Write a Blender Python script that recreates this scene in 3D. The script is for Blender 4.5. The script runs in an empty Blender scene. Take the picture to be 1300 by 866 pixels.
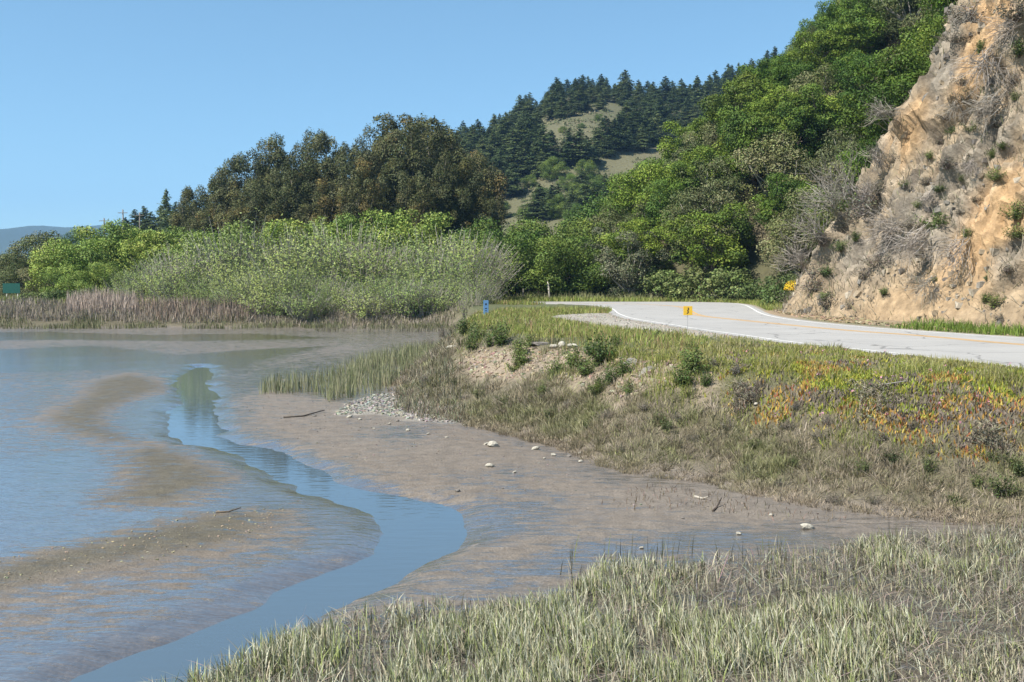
import bpy, math, random
import numpy as np
from mathutils import Vector, Matrix

# ------------------------------------------------------------------ camera, sky, sun
scene = bpy.context.scene
COL = scene.collection
CAMH = 3.6                     # eye height above the mud
FPX = 1250.0                   # focal length for a 1300 px wide frame
PITCH = math.atan((433 - 360) / FPX)

cam_d = bpy.data.cameras.new("camera")
cam_d.sensor_width = 36.0
cam_d.lens = 36.0 * FPX / 1300.0
cam_d.clip_start = 0.1
cam_d.clip_end = 12000
cam = bpy.data.objects.new("camera", cam_d)
cam.location = (0, 0, CAMH)
cam.rotation_euler = (math.pi / 2 - PITCH, 0, 0)
COL.objects.link(cam)
scene.camera = cam

SUN_EL = math.radians(50)
SUN_AZ = math.radians(-122)    # compass angle from +Y towards +X: left and a little behind the camera
sun_vec = Vector((math.sin(SUN_AZ) * math.cos(SUN_EL), math.cos(SUN_AZ) * math.cos(SUN_EL), math.sin(SUN_EL)))

world = bpy.data.worlds.new("World")
scene.world = world
world.use_nodes = True
wn = world.node_tree.nodes
wl = world.node_tree.links
sky = wn.new("ShaderNodeTexSky")
sky.sky_type = 'NISHITA'
sky.sun_disc = False
sky.sun_elevation = SUN_EL
sky.sun_rotation = SUN_AZ % (2 * math.pi)
sky.altitude = 1500
sky.air_density = 1.0
sky.dust_density = 0.0
sky.ozone_density = 3.0
wn["Background"].inputs[1].default_value = 0.106
gm = wn.new("ShaderNodeGamma"); gm.inputs[1].default_value = 0.75      # softer step from horizon to zenith
wl.new(sky.outputs[0], gm.inputs[0])
tn = wn.new("ShaderNodeMix"); tn.data_type = 'RGBA'; tn.blend_type = 'MULTIPLY'; tn.inputs[0].default_value = 1.0
tn.inputs[7].default_value = (0.95, 1.27, 1.31, 1)
wl.new(gm.outputs[0], tn.inputs[6])
wl.new(tn.outputs[2], wn["Background"].inputs[0])

sl = bpy.data.lights.new("sun", 'SUN')
sl.energy = 4.8
sl.angle = math.radians(0.53)
sl.color = (1.0, 0.945, 0.855)
so = bpy.data.objects.new("sun", sl)
so.rotation_euler = sun_vec.to_track_quat('Z', 'Y').to_euler()
so.location = (-30, -20, 60)
COL.objects.link(so)

vs = scene.view_settings
vs.view_transform = 'Standard'
vs.look = 'None'
vs.exposure = 0.87
vs.gamma = 1.0
vs.use_curve_mapping = False
cy = scene.cycles
cy.use_denoising = True
cy.max_bounces = 6
cy.diffuse_bounces = 2
cy.glossy_bounces = 2
cy.transmission_bounces = 3
cy.transparent_max_bounces = 6
cy.volume_bounces = 0
cy.caustics_reflective = False
cy.caustics_refractive = False
cy.sample_clamp_indirect = 4.0

RS = np.random.RandomState
TAU = 2 * math.pi

# ------------------------------------------------------------------ helpers
def ray(u, v):
    a = (u - 650.0) / FPX
    b = (433.0 - v) / FPX
    cp, sp = math.cos(PITCH), math.sin(PITCH)
    return np.array([a, cp + b * sp, -sp + b * cp])

def P(u, v, z=0.0):
    d = ray(u, v)
    t = (z - CAMH) / d[2]
    return d[0] * t, d[1] * t

def PD(u, v, Y):
    d = ray(u, v)
    t = Y / d[1]
    return np.array([d[0] * t, Y, CAMH + d[2] * t])

def poly(px, z=0.0):
    return np.array([P(u, v, z) for u, v in px])

def seg_dist(x, y, pts, closed=True):
    best = np.full(x.shape, 1e18)
    n = len(pts)
    for i in range(n if closed else n - 1):
        ax, ay = pts[i]; bx, by = pts[(i + 1) % n]
        dx, dy = bx - ax, by - ay
        L = dx * dx + dy * dy + 1e-12
        t = np.clip(((x - ax) * dx + (y - ay) * dy) / L, 0, 1)
        best = np.minimum(best, (x - ax - t * dx) ** 2 + (y - ay - t * dy) ** 2)
    return np.sqrt(best)

def inside(x, y, pts):
    r = np.zeros(x.shape, bool)
    n = len(pts)
    j = n - 1
    for i in range(n):
        xi, yi = pts[i]; xj, yj = pts[j]
        c = ((yi > y) != (yj > y)) & (x < (xj - xi) * (y - yi) / (yj - yi + 1e-12) + xi)
        r ^= c
        j = i
    return r

def sdist(x, y, pts):
    return np.where(inside(x, y, pts), 1.0, -1.0) * seg_dist(x, y, pts)

def sstep(a, b, x):
    t = np.clip((x - a) / (b - a), 0, 1)
    return t * t * (3 - 2 * t)

def _hash(ix, iy, seed):
    h = (ix.astype(np.int64) * 374761393 + iy.astype(np.int64) * 668265263 + seed * 1274126177) & 0xffffffff
    h = ((h ^ (h >> 13)) * 1274126177) & 0xffffffff
    h = h ^ (h >> 16)
    return (h & 0xffff) / 65535.0

def vnoise(x, y, seed=0):
    ix = np.floor(x); iy = np.floor(y)
    fx = x - ix; fy = y - iy
    fx = fx * fx * (3 - 2 * fx); fy = fy * fy * (3 - 2 * fy)
    a = _hash(ix, iy, seed); b = _hash(ix + 1, iy, seed)
    c = _hash(ix, iy + 1, seed); d = _hash(ix + 1, iy + 1, seed)
    return (a * (1 - fx) + b * fx) * (1 - fy) + (c * (1 - fx) + d * fx) * fy

def fbm(x, y, oct=4, seed=0):
    s = 0; a = 0.5; t = 0
    for o in range(oct):
        s = s + a * vnoise(x * 2 ** o, y * 2 ** o, seed + o * 17)
        t += a; a *= 0.5
    return s / t                         # 0..1

def mesh(name, V, F, mat=None, col=None, smooth=False, attrs=None):
    V = np.asarray(V, np.float32); F = np.asarray(F, np.int32)
    me = bpy.data.meshes.new(name)
    n, k = F.shape
    me.vertices.add(len(V)); me.vertices.foreach_set("co", V.ravel())
    me.loops.add(n * k); me.loops.foreach_set("vertex_index", F.ravel())
    me.polygons.add(n)
    me.polygons.foreach_set("loop_start", np.arange(0, n * k, k, dtype=np.int32))
    me.polygons.foreach_set("use_smooth", np.full(n, smooth, bool))
    me.update(calc_edges=True)
    if col is not None:
        c = np.ones((len(V), 4), np.float32); c[:, :3] = col
        a = me.attributes.new("col", 'FLOAT_COLOR', 'POINT')
        a.data.foreach_set("color", c.ravel())
    for nm, arr in (attrs or {}).items():
        a = me.attributes.new(nm, 'FLOAT', 'POINT')
        a.data.foreach_set("value", np.asarray(arr, np.float32))
    if mat is not None:
        me.materials.append(mat)
    return me

def obj(name, me, parent=None, loc=None):
    o = bpy.data.objects.new(name, me)
    COL.objects.link(o)
    if parent is not None: o.parent = parent
    if loc is not None: o.location = loc
    return o

def empty(name, loc, rz=0.0, sc=1.0):
    o = bpy.data.objects.new(name, None)
    o.empty_display_size = 0.2
    o.location = loc; o.rotation_euler = (0, 0, rz)
    o.scale = sc if isinstance(sc, tuple) else (sc, sc, sc)
    COL.objects.link(o)
    return o

def tag(o, label=None, cat=None, group=None, kind=None):
    if label: o["label"] = label
    if cat: o["category"] = cat
    if group: o["group"] = group
    if kind: o["kind"] = kind
    return o

ONES = ["", "first", "second", "third", "fourth", "fifth", "sixth", "seventh", "eighth", "ninth", "tenth", "eleventh",
        "twelfth", "thirteenth", "fourteenth", "fifteenth", "sixteenth", "seventeenth", "eighteenth", "nineteenth"]
TENS = {2: ("twentieth", "twenty"), 3: ("thirtieth", "thirty"), 4: ("fortieth", "forty"), 5: ("fiftieth", "fifty"),
        6: ("sixtieth", "sixty"), 7: ("seventieth", "seventy"), 8: ("eightieth", "eighty"), 9: ("ninetieth", "ninety")}
def ordw(n):
    if n < 20: return ONES[n]
    if n >= 100: return "hundred-and-" + (ordw(n - 100) if n > 100 else "zeroth")
    t, o = divmod(n, 10)
    return TENS[t][0] if o == 0 else TENS[t][1] + "-" + ONES[o]

def grid_faces(nr, nc):
    r, c = np.meshgrid(np.arange(nr - 1), np.arange(nc - 1), indexing='ij')
    a = (r * nc + c).ravel()
    return np.stack([a, a + 1, a + nc + 1, a + nc], 1)

def cat(parts):
    """join (V,F,col) tuples with equal face size"""
    Vs, Fs, Cs = [], [], []
    o = 0
    for V, F, C in parts:
        Vs.append(V); Fs.append(np.asarray(F) + o)
        Cs.append(np.broadcast_to(np.asarray(C, float), (len(V), 3)))
        o += len(V)
    return np.concatenate(Vs), np.concatenate(Fs), np.concatenate(Cs)

def tube(pts, rad, sides=6):
    pts = np.asarray(pts, float); n = len(pts)
    rad = np.broadcast_to(np.asarray(rad, float), (n,))
    T = np.gradient(pts, axis=0)
    T /= np.linalg.norm(T, axis=1)[:, None] + 1e-9
    up = np.array([0, 0, 1.0]) if abs(T[0, 2]) < 0.9 else np.array([1.0, 0, 0])
    A = np.cross(T, up); A /= np.linalg.norm(A, axis=1)[:, None] + 1e-9
    B = np.cross(T, A)
    an = np.arange(sides) * TAU / sides
    V = pts[:, None, :] + rad[:, None, None] * (np.cos(an)[None, :, None] * A[:, None] + np.sin(an)[None, :, None] * B[:, None])
    V = V.reshape(-1, 3)
    F = []
    for i in range(n - 1):
        for j in range(sides):
            F.append((i * sides + j, i * sides + (j + 1) % sides, (i + 1) * sides + (j + 1) % sides, (i + 1) * sides + j))
    V = np.vstack([V, pts[:1], pts[-1:]])
    b, t = len(V) - 2, len(V) - 1
    for j in range(0, sides, 2):
        F.append((b, (j + 2) % sides, (j + 1) % sides, j % sides))
        q = (n - 1) * sides
        F.append((t, q + j, q + (j + 1) % sides, q + (j + 2) % sides))
    return V, np.array(F)

def leaves(pos, nrm, size, rs, ratio=1.7, col=None):
    """one quad per leaf, lying across nrm"""
    n = len(pos)
    nrm = nrm / (np.linalg.norm(nrm, axis=1)[:, None] + 1e-9)
    r = rs.normal(size=(n, 3))
    a = np.cross(nrm, r); a /= np.linalg.norm(a, axis=1)[:, None] + 1e-9
    b = np.cross(nrm, a)
    s = (np.broadcast_to(size, (n,)) * 0.5)[:, None]
    w = s / ratio
    V = np.stack([pos - a * s, pos - b * w + a * s * 0.1, pos + a * s, pos + b * w + a * s * 0.1], 1).reshape(-1, 3)
    F = np.arange(4 * n).reshape(n, 4)
    C = np.repeat(col, 4, axis=0) if col is not None else None
    return V, F, C

def blades(base, h, w, lean, rs, col, segs=2, curl=0.5, az=None):
    """grass blades, 2 bent segments, 3 triangles each"""
    n = len(base)
    h = np.broadcast_to(h, (n,)).astype(float); w = np.broadcast_to(w, (n,)).astype(float)
    if az is None: az = rs.uniform(0, TAU, n)
    ld = np.abs(rs.normal(0, 1, n)) * lean
    d = np.stack([np.cos(az), np.sin(az), np.zeros(n)], 1)
    side_a = rs.uniform(0, TAU, n)
    sd = np.stack([np.cos(side_a), np.sin(side_a), np.zeros(n)], 1) * (w * 0.5)[:, None]
    up = np.array([0, 0, 1.0])
    mid = base + up * (h * 0.55)[:, None] + d * (h * 0.55 * ld)[:, None]
    ld2 = ld * (1 + curl * 2)
    k = 1 / np.sqrt(1 + ld2 ** 2)
    tip = mid + (up * (h * 0.45 * k)[:, None] + d * (h * 0.45 * ld2 * k)[:, None])
    V = np.stack([base - sd, base + sd, mid + sd * 0.8, mid - sd * 0.8, tip], 1).reshape(-1, 3)
    i = np.arange(n)[:, None] * 5
    F = np.concatenate([i + [0, 1, 2], i + [0, 2, 3], i + [3, 2, 4]], 0)
    C = np.repeat(col, 5, axis=0)
    return V, F, C

def jitter(rs, base, n, amt=0.2, hue=0.08):
    c = np.asarray(base, float)
    c = np.broadcast_to(c, (n, 3)) * (1 + rs.normal(0, amt, (n, 1))) * (1 + rs.normal(0, hue, (n, 3)))
    return np.clip(c, 0.004, 0.9)

# ------------------------------------------------------------------ materials
def new_mat(name):
    m = bpy.data.materials.new(name)
    m.use_nodes = True
    nt = m.node_tree
    return m, nt, nt.nodes["Principled BSDF"], nt.nodes["Material Output"]

def N(nt, t, **kw):
    n = nt.nodes.new(t)
    for k, v in kw.items():
        if k in ("inp",):
            for kk, vv in v.items(): n.inputs[kk].default_value = vv
        else:
            setattr(n, k, v)
    return n

def foliage_mat(name, trans=0.3, rough=0.55, vary=0.25, spec=0.25):
    m, nt, bs, out = new_mat(name)
    at = N(nt, "ShaderNodeAttribute", attribute_name="col")
    oi = N(nt, "ShaderNodeObjectInfo")
    mr = N(nt, "ShaderNodeMapRange", inp={3: 1 - vary, 4: 1 + vary})
    nt.links.new(oi.outputs["Random"], mr.inputs[0])
    mx = N(nt, "ShaderNodeMix", data_type='RGBA', blend_type='MULTIPLY', inp={0: 1.0})
    nt.links.new(at.outputs["Color"], mx.inputs[6])
    nt.links.new(mr.outputs[0], mx.inputs[7])
    hs = N(nt, "ShaderNodeHueSaturation")
    mh = N(nt, "ShaderNodeMapRange", inp={3: 0.5 + 0.018, 4: 0.5 - 0.018})
    nt.links.new(oi.outputs["Random"], mh.inputs[0])
    nt.links.new(mh.outputs[0], hs.inputs["Hue"])
    nt.links.new(mx.outputs[2], hs.inputs["Color"])
    nt.links.new(hs.outputs[0], bs.inputs["Base Color"])
    bs.inputs["Roughness"].default_value = rough
    bs.inputs["Specular IOR Level"].default_value = spec
    tr = N(nt, "ShaderNodeBsdfTranslucent")
    nt.links.new(hs.outputs[0], tr.inputs[0])
    ms = N(nt, "ShaderNodeMixShader", inp={0: trans})
    nt.links.new(bs.outputs[0], ms.inputs[1]); nt.links.new(tr.outputs[0], ms.inputs[2])
    nt.links.new(ms.outputs[0], out.inputs[0])
    return m

def col_mat(name, rough=0.85, spec=0.15, noise=0.25, nscale=6.0, bump=0.3, bdist=0.03):
    """vertex colour with a little procedural grain"""
    m, nt, bs, out = new_mat(name)
    at = N(nt, "ShaderNodeAttribute", attribute_name="col")
    tc = N(nt, "ShaderNodeTexCoord")
    nz = N(nt, "ShaderNodeTexNoise", inp={"Scale": nscale, "Detail": 6.0, "Roughness": 0.65})
    nt.links.new(tc.outputs["Object"], nz.inputs["Vector"])
    mr = N(nt, "ShaderNodeMapRange", inp={1: 0.25, 2: 0.75, 3: 1 - noise, 4: 1 + noise})
    nt.links.new(nz.outputs[0], mr.inputs[0])
    mx = N(nt, "ShaderNodeMix", data_type='RGBA', blend_type='MULTIPLY', inp={0: 1.0})
    nt.links.new(at.outputs["Color"], mx.inputs[6]); nt.links.new(mr.outputs[0], mx.inputs[7])
    nt.links.new(mx.outputs[2], bs.inputs["Base Color"])
    bs.inputs["Roughness"].default_value = rough
    bs.inputs["Specular IOR Level"].default_value = spec
    if bump:
        bp = N(nt, "ShaderNodeBump", inp={"Strength": bump, "Distance": bdist})
        nt.links.new(nz.outputs[0], bp.inputs["Height"])
        nt.links.new(bp.outputs[0], bs.inputs["Normal"])
    return m

def plain_mat(name, color, rough=0.6, spec=0.3, noise=0.15, nscale=8.0, metallic=0.0):
    m, nt, bs, out = new_mat(name)
    tc = N(nt, "ShaderNodeTexCoord")
    nz = N(nt, "ShaderNodeTexNoise", inp={"Scale": nscale, "Detail": 5.0, "Roughness": 0.6})
    nt.links.new(tc.outputs["Object"], nz.inputs["Vector"])
    mr = N(nt, "ShaderNodeMapRange", inp={1: 0.25, 2: 0.75, 3: 1 - noise, 4: 1 + noise})
    nt.links.new(nz.outputs[0], mr.inputs[0])
    mx = N(nt, "ShaderNodeMix", data_type='RGBA', blend_type='MULTIPLY', inp={0: 1.0, 6: (*color, 1)})
    nt.links.new(mr.outputs[0], mx.inputs[7])
    nt.links.new(mx.outputs[2], bs.inputs["Base Color"])
    bs.inputs["Roughness"].default_value = rough
    bs.inputs["Specular IOR Level"].default_value = spec
    bs.inputs["Metallic"].default_value = metallic
    return m

M_LEAF = foliage_mat("foliage", 0.22)
M_WAXY = foliage_mat("foliage_waxy", 0.10, rough=0.55, spec=0.15, vary=0.22)
M_GRASS = foliage_mat("grass_blades", 0.18, rough=0.6, vary=0.0)
M_DRY = foliage_mat("dry_stems", 0.1, rough=0.8, vary=0.1, spec=0.1)
M_BARK = col_mat("bark", nscale=9.0, bump=0.5, bdist=0.05)
M_ROCK = col_mat("rock", nscale=7.0, noise=0.3, bump=0.6, bdist=0.03)
M_SOIL = col_mat("soil", nscale=1.4, noise=0.3, bump=0.5, bdist=0.1)

def mud_mat():
    m, nt, bs, out = new_mat("mud")
    L = nt.links.new
    at = N(nt, "ShaderNodeAttribute", attribute_name="col")
    wa = N(nt, "ShaderNodeAttribute", attribute_name="wet")
    tc = N(nt, "ShaderNodeTexCoord")
    # mottled colour
    n1 = N(nt, "ShaderNodeTexNoise", inp={"Scale": 3.2, "Detail": 8.0, "Roughness": 0.7})
    L(tc.outputs["Object"], n1.inputs["Vector"])
    n2 = N(nt, "ShaderNodeTexNoise", inp={"Scale": 26.0, "Detail": 4.0, "Roughness": 0.7})
    L(tc.outputs["Object"], n2.inputs["Vector"])
    # ripple-stretched noise for the water film
    mp = N(nt, "ShaderNodeMapping"); mp.inputs["Scale"].default_value = (0.8, 2.2, 1.0)
    mp.inputs["Rotation"].default_value = (0, 0, 0.25)
    L(tc.outputs["Object"], mp.inputs["Vector"])
    n3 = N(nt, "ShaderNodeTexNoise", inp={"Scale": 1.9, "Detail": 9.0, "Roughness": 0.74, "Distortion": 0.9})
    L(mp.outputs[0], n3.inputs["Vector"])
    # wet factor = attribute + noise
    mm = N(nt, "ShaderNodeMath", operation='MULTIPLY_ADD', inp={1: 2.2, 2: -1.1})
    L(n3.outputs[0], mm.inputs[0])
    ad = N(nt, "ShaderNodeMath", operation='ADD')
    mp5 = N(nt, "ShaderNodeMapping"); mp5.inputs["Scale"].default_value = (1.6, 6.0, 1.0); mp5.inputs["Rotation"].default_value = (0, 0, 0.10)
    L(tc.outputs["Object"], mp5.inputs["Vector"])
    n5 = N(nt, "ShaderNodeTexNoise", inp={"Scale": 1.3, "Detail": 6.0, "Roughness": 0.7}); L(mp5.outputs[0], n5.inputs["Vector"])
    m5 = N(nt, "ShaderNodeMath", operation='MULTIPLY_ADD', inp={1: 1.7, 2: -0.85}); L(n5.outputs[0], m5.inputs[0])
    a5 = N(nt, "ShaderNodeMath", operation='ADD'); L(mm.outputs[0], a5.inputs[0]); L(m5.outputs[0], a5.inputs[1])
    L(wa.outputs["Fac"], ad.inputs[0]); L(a5.outputs[0], ad.inputs[1])
    ss = N(nt, "ShaderNodeMapRange", interpolation_type='SMOOTHSTEP', inp={1: 0.25, 2: 0.85, 3: 0.0, 4: 1.0})
    L(ad.outputs[0], ss.inputs[0])
    # colour
    mr = N(nt, "ShaderNodeMapRange", inp={1: 0.3, 2: 0.7, 3: 0.76, 4: 1.24}); L(n1.outputs[0], mr.inputs[0])
    mr2 = N(nt, "ShaderNodeMapRange", inp={1: 0.3, 2: 0.7, 3: 0.66, 4: 1.34}); L(n2.outputs[0], mr2.inputs[0])
    mx = N(nt, "ShaderNodeMix", data_type='RGBA', blend_type='MULTIPLY', inp={0: 1.0})
    L(at.outputs["Color"], mx.inputs[6]); L(mr.outputs[0], mx.inputs[7])
    mx2 = N(nt, "ShaderNodeMix", data_type='RGBA', blend_type='MULTIPLY', inp={0: 1.0})
    L(mx.outputs[2], mx2.inputs[6]); L(mr2.outputs[0], mx2.inputs[7])
    dk = N(nt, "ShaderNodeMix", data_type='RGBA', blend_type='MULTIPLY', inp={7: (0.62, 0.62, 0.64, 1)})
    L(ss.outputs[0], dk.inputs[0]); L(mx2.outputs[2], dk.inputs[6])
    L(dk.outputs[2], bs.inputs["Base Color"])
    # gloss of the water film
    rg = N(nt, "ShaderNodeMapRange", inp={3: 0.66, 4: 0.075}); L(ss.outputs[0], rg.inputs[0])
    L(rg.outputs[0], bs.inputs["Roughness"])
    sp = N(nt, "ShaderNodeMapRange", inp={3: 0.25, 4: 1.0}); L(ss.outputs[0], sp.inputs[0])
    L(sp.outputs[0], bs.inputs["Specular IOR Level"])
    bs.inputs["IOR"].default_value = 1.5
    cw = N(nt, "ShaderNodeMapRange", inp={3: 0.0, 4: 1.0}); L(ss.outputs[0], cw.inputs[0])
    L(cw.outputs[0], bs.inputs["Coat Weight"])
    bs.inputs["Coat Roughness"].default_value = 0.07
    bs.inputs["Coat IOR"].default_value = 2.1
    # relief: rough mud, smooth film
    b1 = N(nt, "ShaderNodeBump", inp={"Distance": 0.03})
    bsn = N(nt, "ShaderNodeMapRange", inp={3: 0.8, 4: 0.05}); L(ss.outputs[0], bsn.inputs[0])
    L(bsn.outputs[0], b1.inputs["Strength"])
    s2 = N(nt, "ShaderNodeMath", operation='ADD'); L(n2.outputs[0], s2.inputs[0]); L(n1.outputs[0], s2.inputs[1])
    L(s2.outputs[0], b1.inputs["Height"])
    mp2 = N(nt, "ShaderNodeMapping"); mp2.inputs["Scale"].default_value = (1.3, 4.6, 1.0); mp2.inputs["Rotation"].default_value = (0, 0, 0.12)
    L(tc.outputs["Object"], mp2.inputs["Vector"])
    n4 = N(nt, "ShaderNodeTexNoise", inp={"Scale": 1.7, "Detail": 4.0, "Roughness": 0.6}); L(mp2.outputs[0], n4.inputs["Vector"])
    b2 = N(nt, "ShaderNodeBump", inp={"Distance": 0.05, "Strength": 0.32}); L(n4.outputs[0], b2.inputs["Height"]); L(b1.outputs[0], b2.inputs["Normal"])
    L(b2.outputs[0], bs.inputs["Normal"]); L(b2.outputs[0], bs.inputs["Coat Normal"])
    return m

def water_mat():
    m, nt, bs, out = new_mat("creek_water")
    L = nt.links.new
    tc = N(nt, "ShaderNodeTexCoord")
    mp = N(nt, "ShaderNodeMapping"); mp.inputs["Scale"].default_value = (0.8, 2.6, 1.0)
    mp.inputs["Rotation"].default_value = (0, 0, -0.2)
    L(tc.outputs["Object"], mp.inputs["Vector"])
    n1 = N(nt, "ShaderNodeTexNoise", inp={"Scale": 2.2, "Detail": 3.0, "Roughness": 0.5})
    L(mp.outputs[0], n1.inputs["Vector"])
    b = N(nt, "ShaderNodeBump", inp={"Strength": 0.10, "Distance": 0.03})
    L(n1.outputs[0], b.inputs["Height"]); L(b.outputs[0], bs.inputs["Normal"])
    n2 = N(nt, "ShaderNodeTexNoise", inp={"Scale": 0.35, "Detail": 3.0})
    L(tc.outputs["Object"], n2.inputs["Vector"])
    cr = N(nt, "ShaderNodeMix", data_type='RGBA', inp={6: (0.07, 0.10, 0.13, 1), 7: (0.085, 0.115, 0.135, 1)})
    L(n2.outputs[0], cr.inputs[0]); L(cr.outputs[2], bs.inputs["Base Color"])
    bs.inputs["Roughness"].default_value = 0.03
    bs.inputs["IOR"].default_value = 1.7
    bs.inputs["Specular IOR Level"].default_value = 0.8
    return m

# ------------------------------------------------------------------ the lie of the land
ZR = 1.8                                   # road level above the mud
road_left_px = [(1300, 467), (1205, 456), (1104, 445), (1004, 434.6), (937, 424.6), (894, 419), (848, 411.5), (801, 404.6), (783, 398), (779, 393), (768, 388.6), (745, 386.8), (700, 386.0), (620, 385.6), (300, 385.0), (0, 384.6), (-300, 384.3)]
road_mid_px = [(1300, 438.6), (1171, 426), (1071, 419.5), (970, 409.5), (920, 404.4), (887, 401), (876, 396), (872, 391.5), (858, 388.6), (820, 386.4), (740, 385.0), (650, 384.5), (300, 384), (0, 383.4), (-300, 383.1)]
road_right_px = [(1300, 429.5), (1155, 419.5), (1088, 414.5), (1004, 406), (970, 399), (957, 391.5), (948, 387), (927, 384.4), (880, 383.3), (800, 383.2), (700, 383.1), (600, 383.0), (300, 382.8), (0, 382.2), (-300, 382)]
R_L = poly(road_left_px, ZR); R_M = poly(road_mid_px, ZR); R_R = poly(road_right_px, ZR)
R_L = np.vstack([[(14.2, 12.0), (13.6, 16.0)], R_L]); R_M = np.vstack([[(20.5, 12.0), (18.4, 21.0)], R_M]); R_R = np.vstack([[(24.5, 12.0), (21.3, 24.0)], R_R])

def smooth_line(p, n, it=2):
    p = np.asarray(p, float)
    for _ in range(it):                     # Chaikin
        q = np.empty((2 * len(p) - 2, p.shape[1]))
        q[0::2] = p[:-1] * 0.75 + p[1:] * 0.25
        q[1::2] = p[:-1] * 0.25 + p[1:] * 0.75
        p = np.vstack([p[:1], q, p[-1:]])
    d = np.r_[0, np.cumsum(np.linalg.norm(np.diff(p, axis=0), axis=1))]
    t = np.linspace(0, d[-1], n)
    return np.stack([np.interp(t, d, p[:, k]) for k in range(p.shape[1])], 1)

NROAD = 260
RL = smooth_line(R_L, NROAD); RM = smooth_line(R_M, NROAD); RR = smooth_line(R_R, NROAD)
ROAD_POLY = np.vstack([RL[::6], RL[-1:], RR[::-1][::6], RR[:1]])

toe_px = [(1300, 672), (1200, 664), (1130, 656), (1060, 650), (1000, 640), (940, 626), (900, 616), (830, 606), (770, 596), (730, 580), (690, 564), (600, 541), (540, 523), (500, 508), (492, 494), (510, 478), (530, 464), (548, 452), (562, 440), (578, 428), (592, 418), (594, 417), (560, 416), (400, 416), (200, 416), (0, 417), (-300, 417), (-700, 418)]
toe = poly(toe_px, 0.0)
LAND = np.vstack([[(16, 2), (12, 9)], toe, [(-400, 80), (-4000, 200), (-4500, 6000), (5000, 6000), (3000, 0), (60, -30), (16, -30)]])
up_px = [(1300, 484), (1150, 479), (1000, 473), (880, 466), (800, 450), (720, 434), (660, 426), (610, 418), (597, 411), (603, 405), (610, 400), (604, 394), (590, 388), (560, 386.6), (400, 386.3), (200, 386), (0, 386), (-300, 386)]
UPL = np.vstack([[(18, 4), (14.0, 12)], poly(up_px, ZR), [(-400, 100), (-4000, 230), (-4500, 6000), (5000, 6000), (3000, 0), (60, -20), (18, -30)]])

creek_left = [(60, 900), (100, 858), (150, 836), (193, 818), (249, 795), (309, 769), (355, 749), (415, 722), (481, 699), (497, 683), (484, 663), (448, 643), (408, 630), (368, 612), (335, 595), (301, 577), (270, 566), (231, 562), (214, 550), (213, 535), (214, 522), (224, 511), (229, 502), (219, 487), (224, 478), (238, 471), (250, 464)]
creek_right = [(268, 466), (270, 475), (262, 485), (278, 504), (276, 520), (273, 534), (284, 550), (305, 562), (335, 566), (368, 574), (392, 586), (441, 610), (497, 626), (547, 636), (577, 648), (586, 668), (577, 690), (540, 713), (481, 740), (440, 762), (370, 795), (300, 830), (230, 866), (190, 900)]
CREEK = np.vstack([poly(creek_left), poly(creek_right), [(-3.5, 3.0), (-7.0, 3.0)]])
z7 = lambda pts: [(x * 0.335, 450 + y * 0.335) for x, y in pts]
DRY = [poly(z7([(480, 75), (600, 95), (650, 130), (560, 160), (430, 215), (440, 270), (520, 310), (560, 345), (400, 345), (200, 300), (150, 250), (300, 160), (330, 110)])),
       poly(z7([(430, 380), (560, 352), (680, 358), (760, 400), (880, 450), (905, 492), (800, 525), (720, 565), (560, 592), (480, 580), (330, 575), (450, 500)])),
       poly(z7([(-200, 840), (0, 790), (200, 740), (480, 670), (700, 620), (840, 598), (1090, 590), (1050, 660), (980, 710), (800, 750), (600, 790), (330, 838), (150, 885), (-100, 950), (-300, 960)])),
       poly([(300, 512), (340, 498), (400, 506), (470, 520), (560, 540), (640, 560), (700, 585), (760, 620), (900, 625), (1080, 662), (960, 668), (860, 655), (760, 640), (690, 625), (600, 630), (540, 628), (490, 612), (420, 585), (380, 562), (320, 545)]),
       poly([(620, 690), (700, 665), (800, 655), (860, 668), (790, 690), (700, 705), (600, 720), (530, 735), (560, 710)])]
WET = [poly([(480, 545), (540, 540), (560, 556), (520, 566), (470, 560)]), poly([(560, 665), (640, 655), (730, 668), (760, 690), (640, 690), (570, 700), (545, 735), (500, 760), (600, 690)]),
       poly([(560, 606), (640, 596), (720, 604), (640, 618), (585, 620)]), poly([(780, 690), (900, 668), (1040, 680), (1060, 700), (900, 706), (760, 720), (640, 735), (600, 720)]),
       poly(z7([(-100, 430), (300, 380), (450, 400), (300, 560), (500, 600), (800, 580), (830, 600), (480, 660), (200, 730), (-100, 800)])),
       poly(z7([(430, 275), (500, 190), (640, 160), (680, 170), (640, 220), (640, 300), (560, 330)])),
       poly(z7([(800, 525), (905, 495), (830, 420), (700, 360), (840, 345), (960, 400), (1190, 540), (1500, 640), (1400, 740), (1100, 600), (850, 590)])),
       poly([(-60, 448), (120, 440), (230, 452), (300, 446), (420, 440), (330, 458), (290, 470), (220, 470), (120, 470), (-60, 475)]),
       poly([(-60, 424), (60, 422), (200, 426), (320, 424), (420, 430), (250, 434), (80, 432), (-60, 434)]),
       poly([(0, 830), (150, 800), (330, 720), (420, 680), (490, 670), (430, 715), (300, 770), (150, 835), (60, 880), (-80, 900), (-100, 860)])]

def far_hill_profile(X):
    pu = np.array([-700, 0, 100, 160, 240, 330, 400, 480, 560, 600, 640, 680, 710, 740, 780, 820, 870, 920, 960, 1050, 1200, 1500, 2000])
    pv = np.array([352, 345, 335, 300, 292, 262, 240, 218, 196, 186, 168, 146, 128, 122, 124, 128, 120, 106, 90, 62, 30, 20, 20])
    return np.interp(X * 1250 / 480 + 650, pu, (360 - pv) * 480 / 1250.0)

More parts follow.
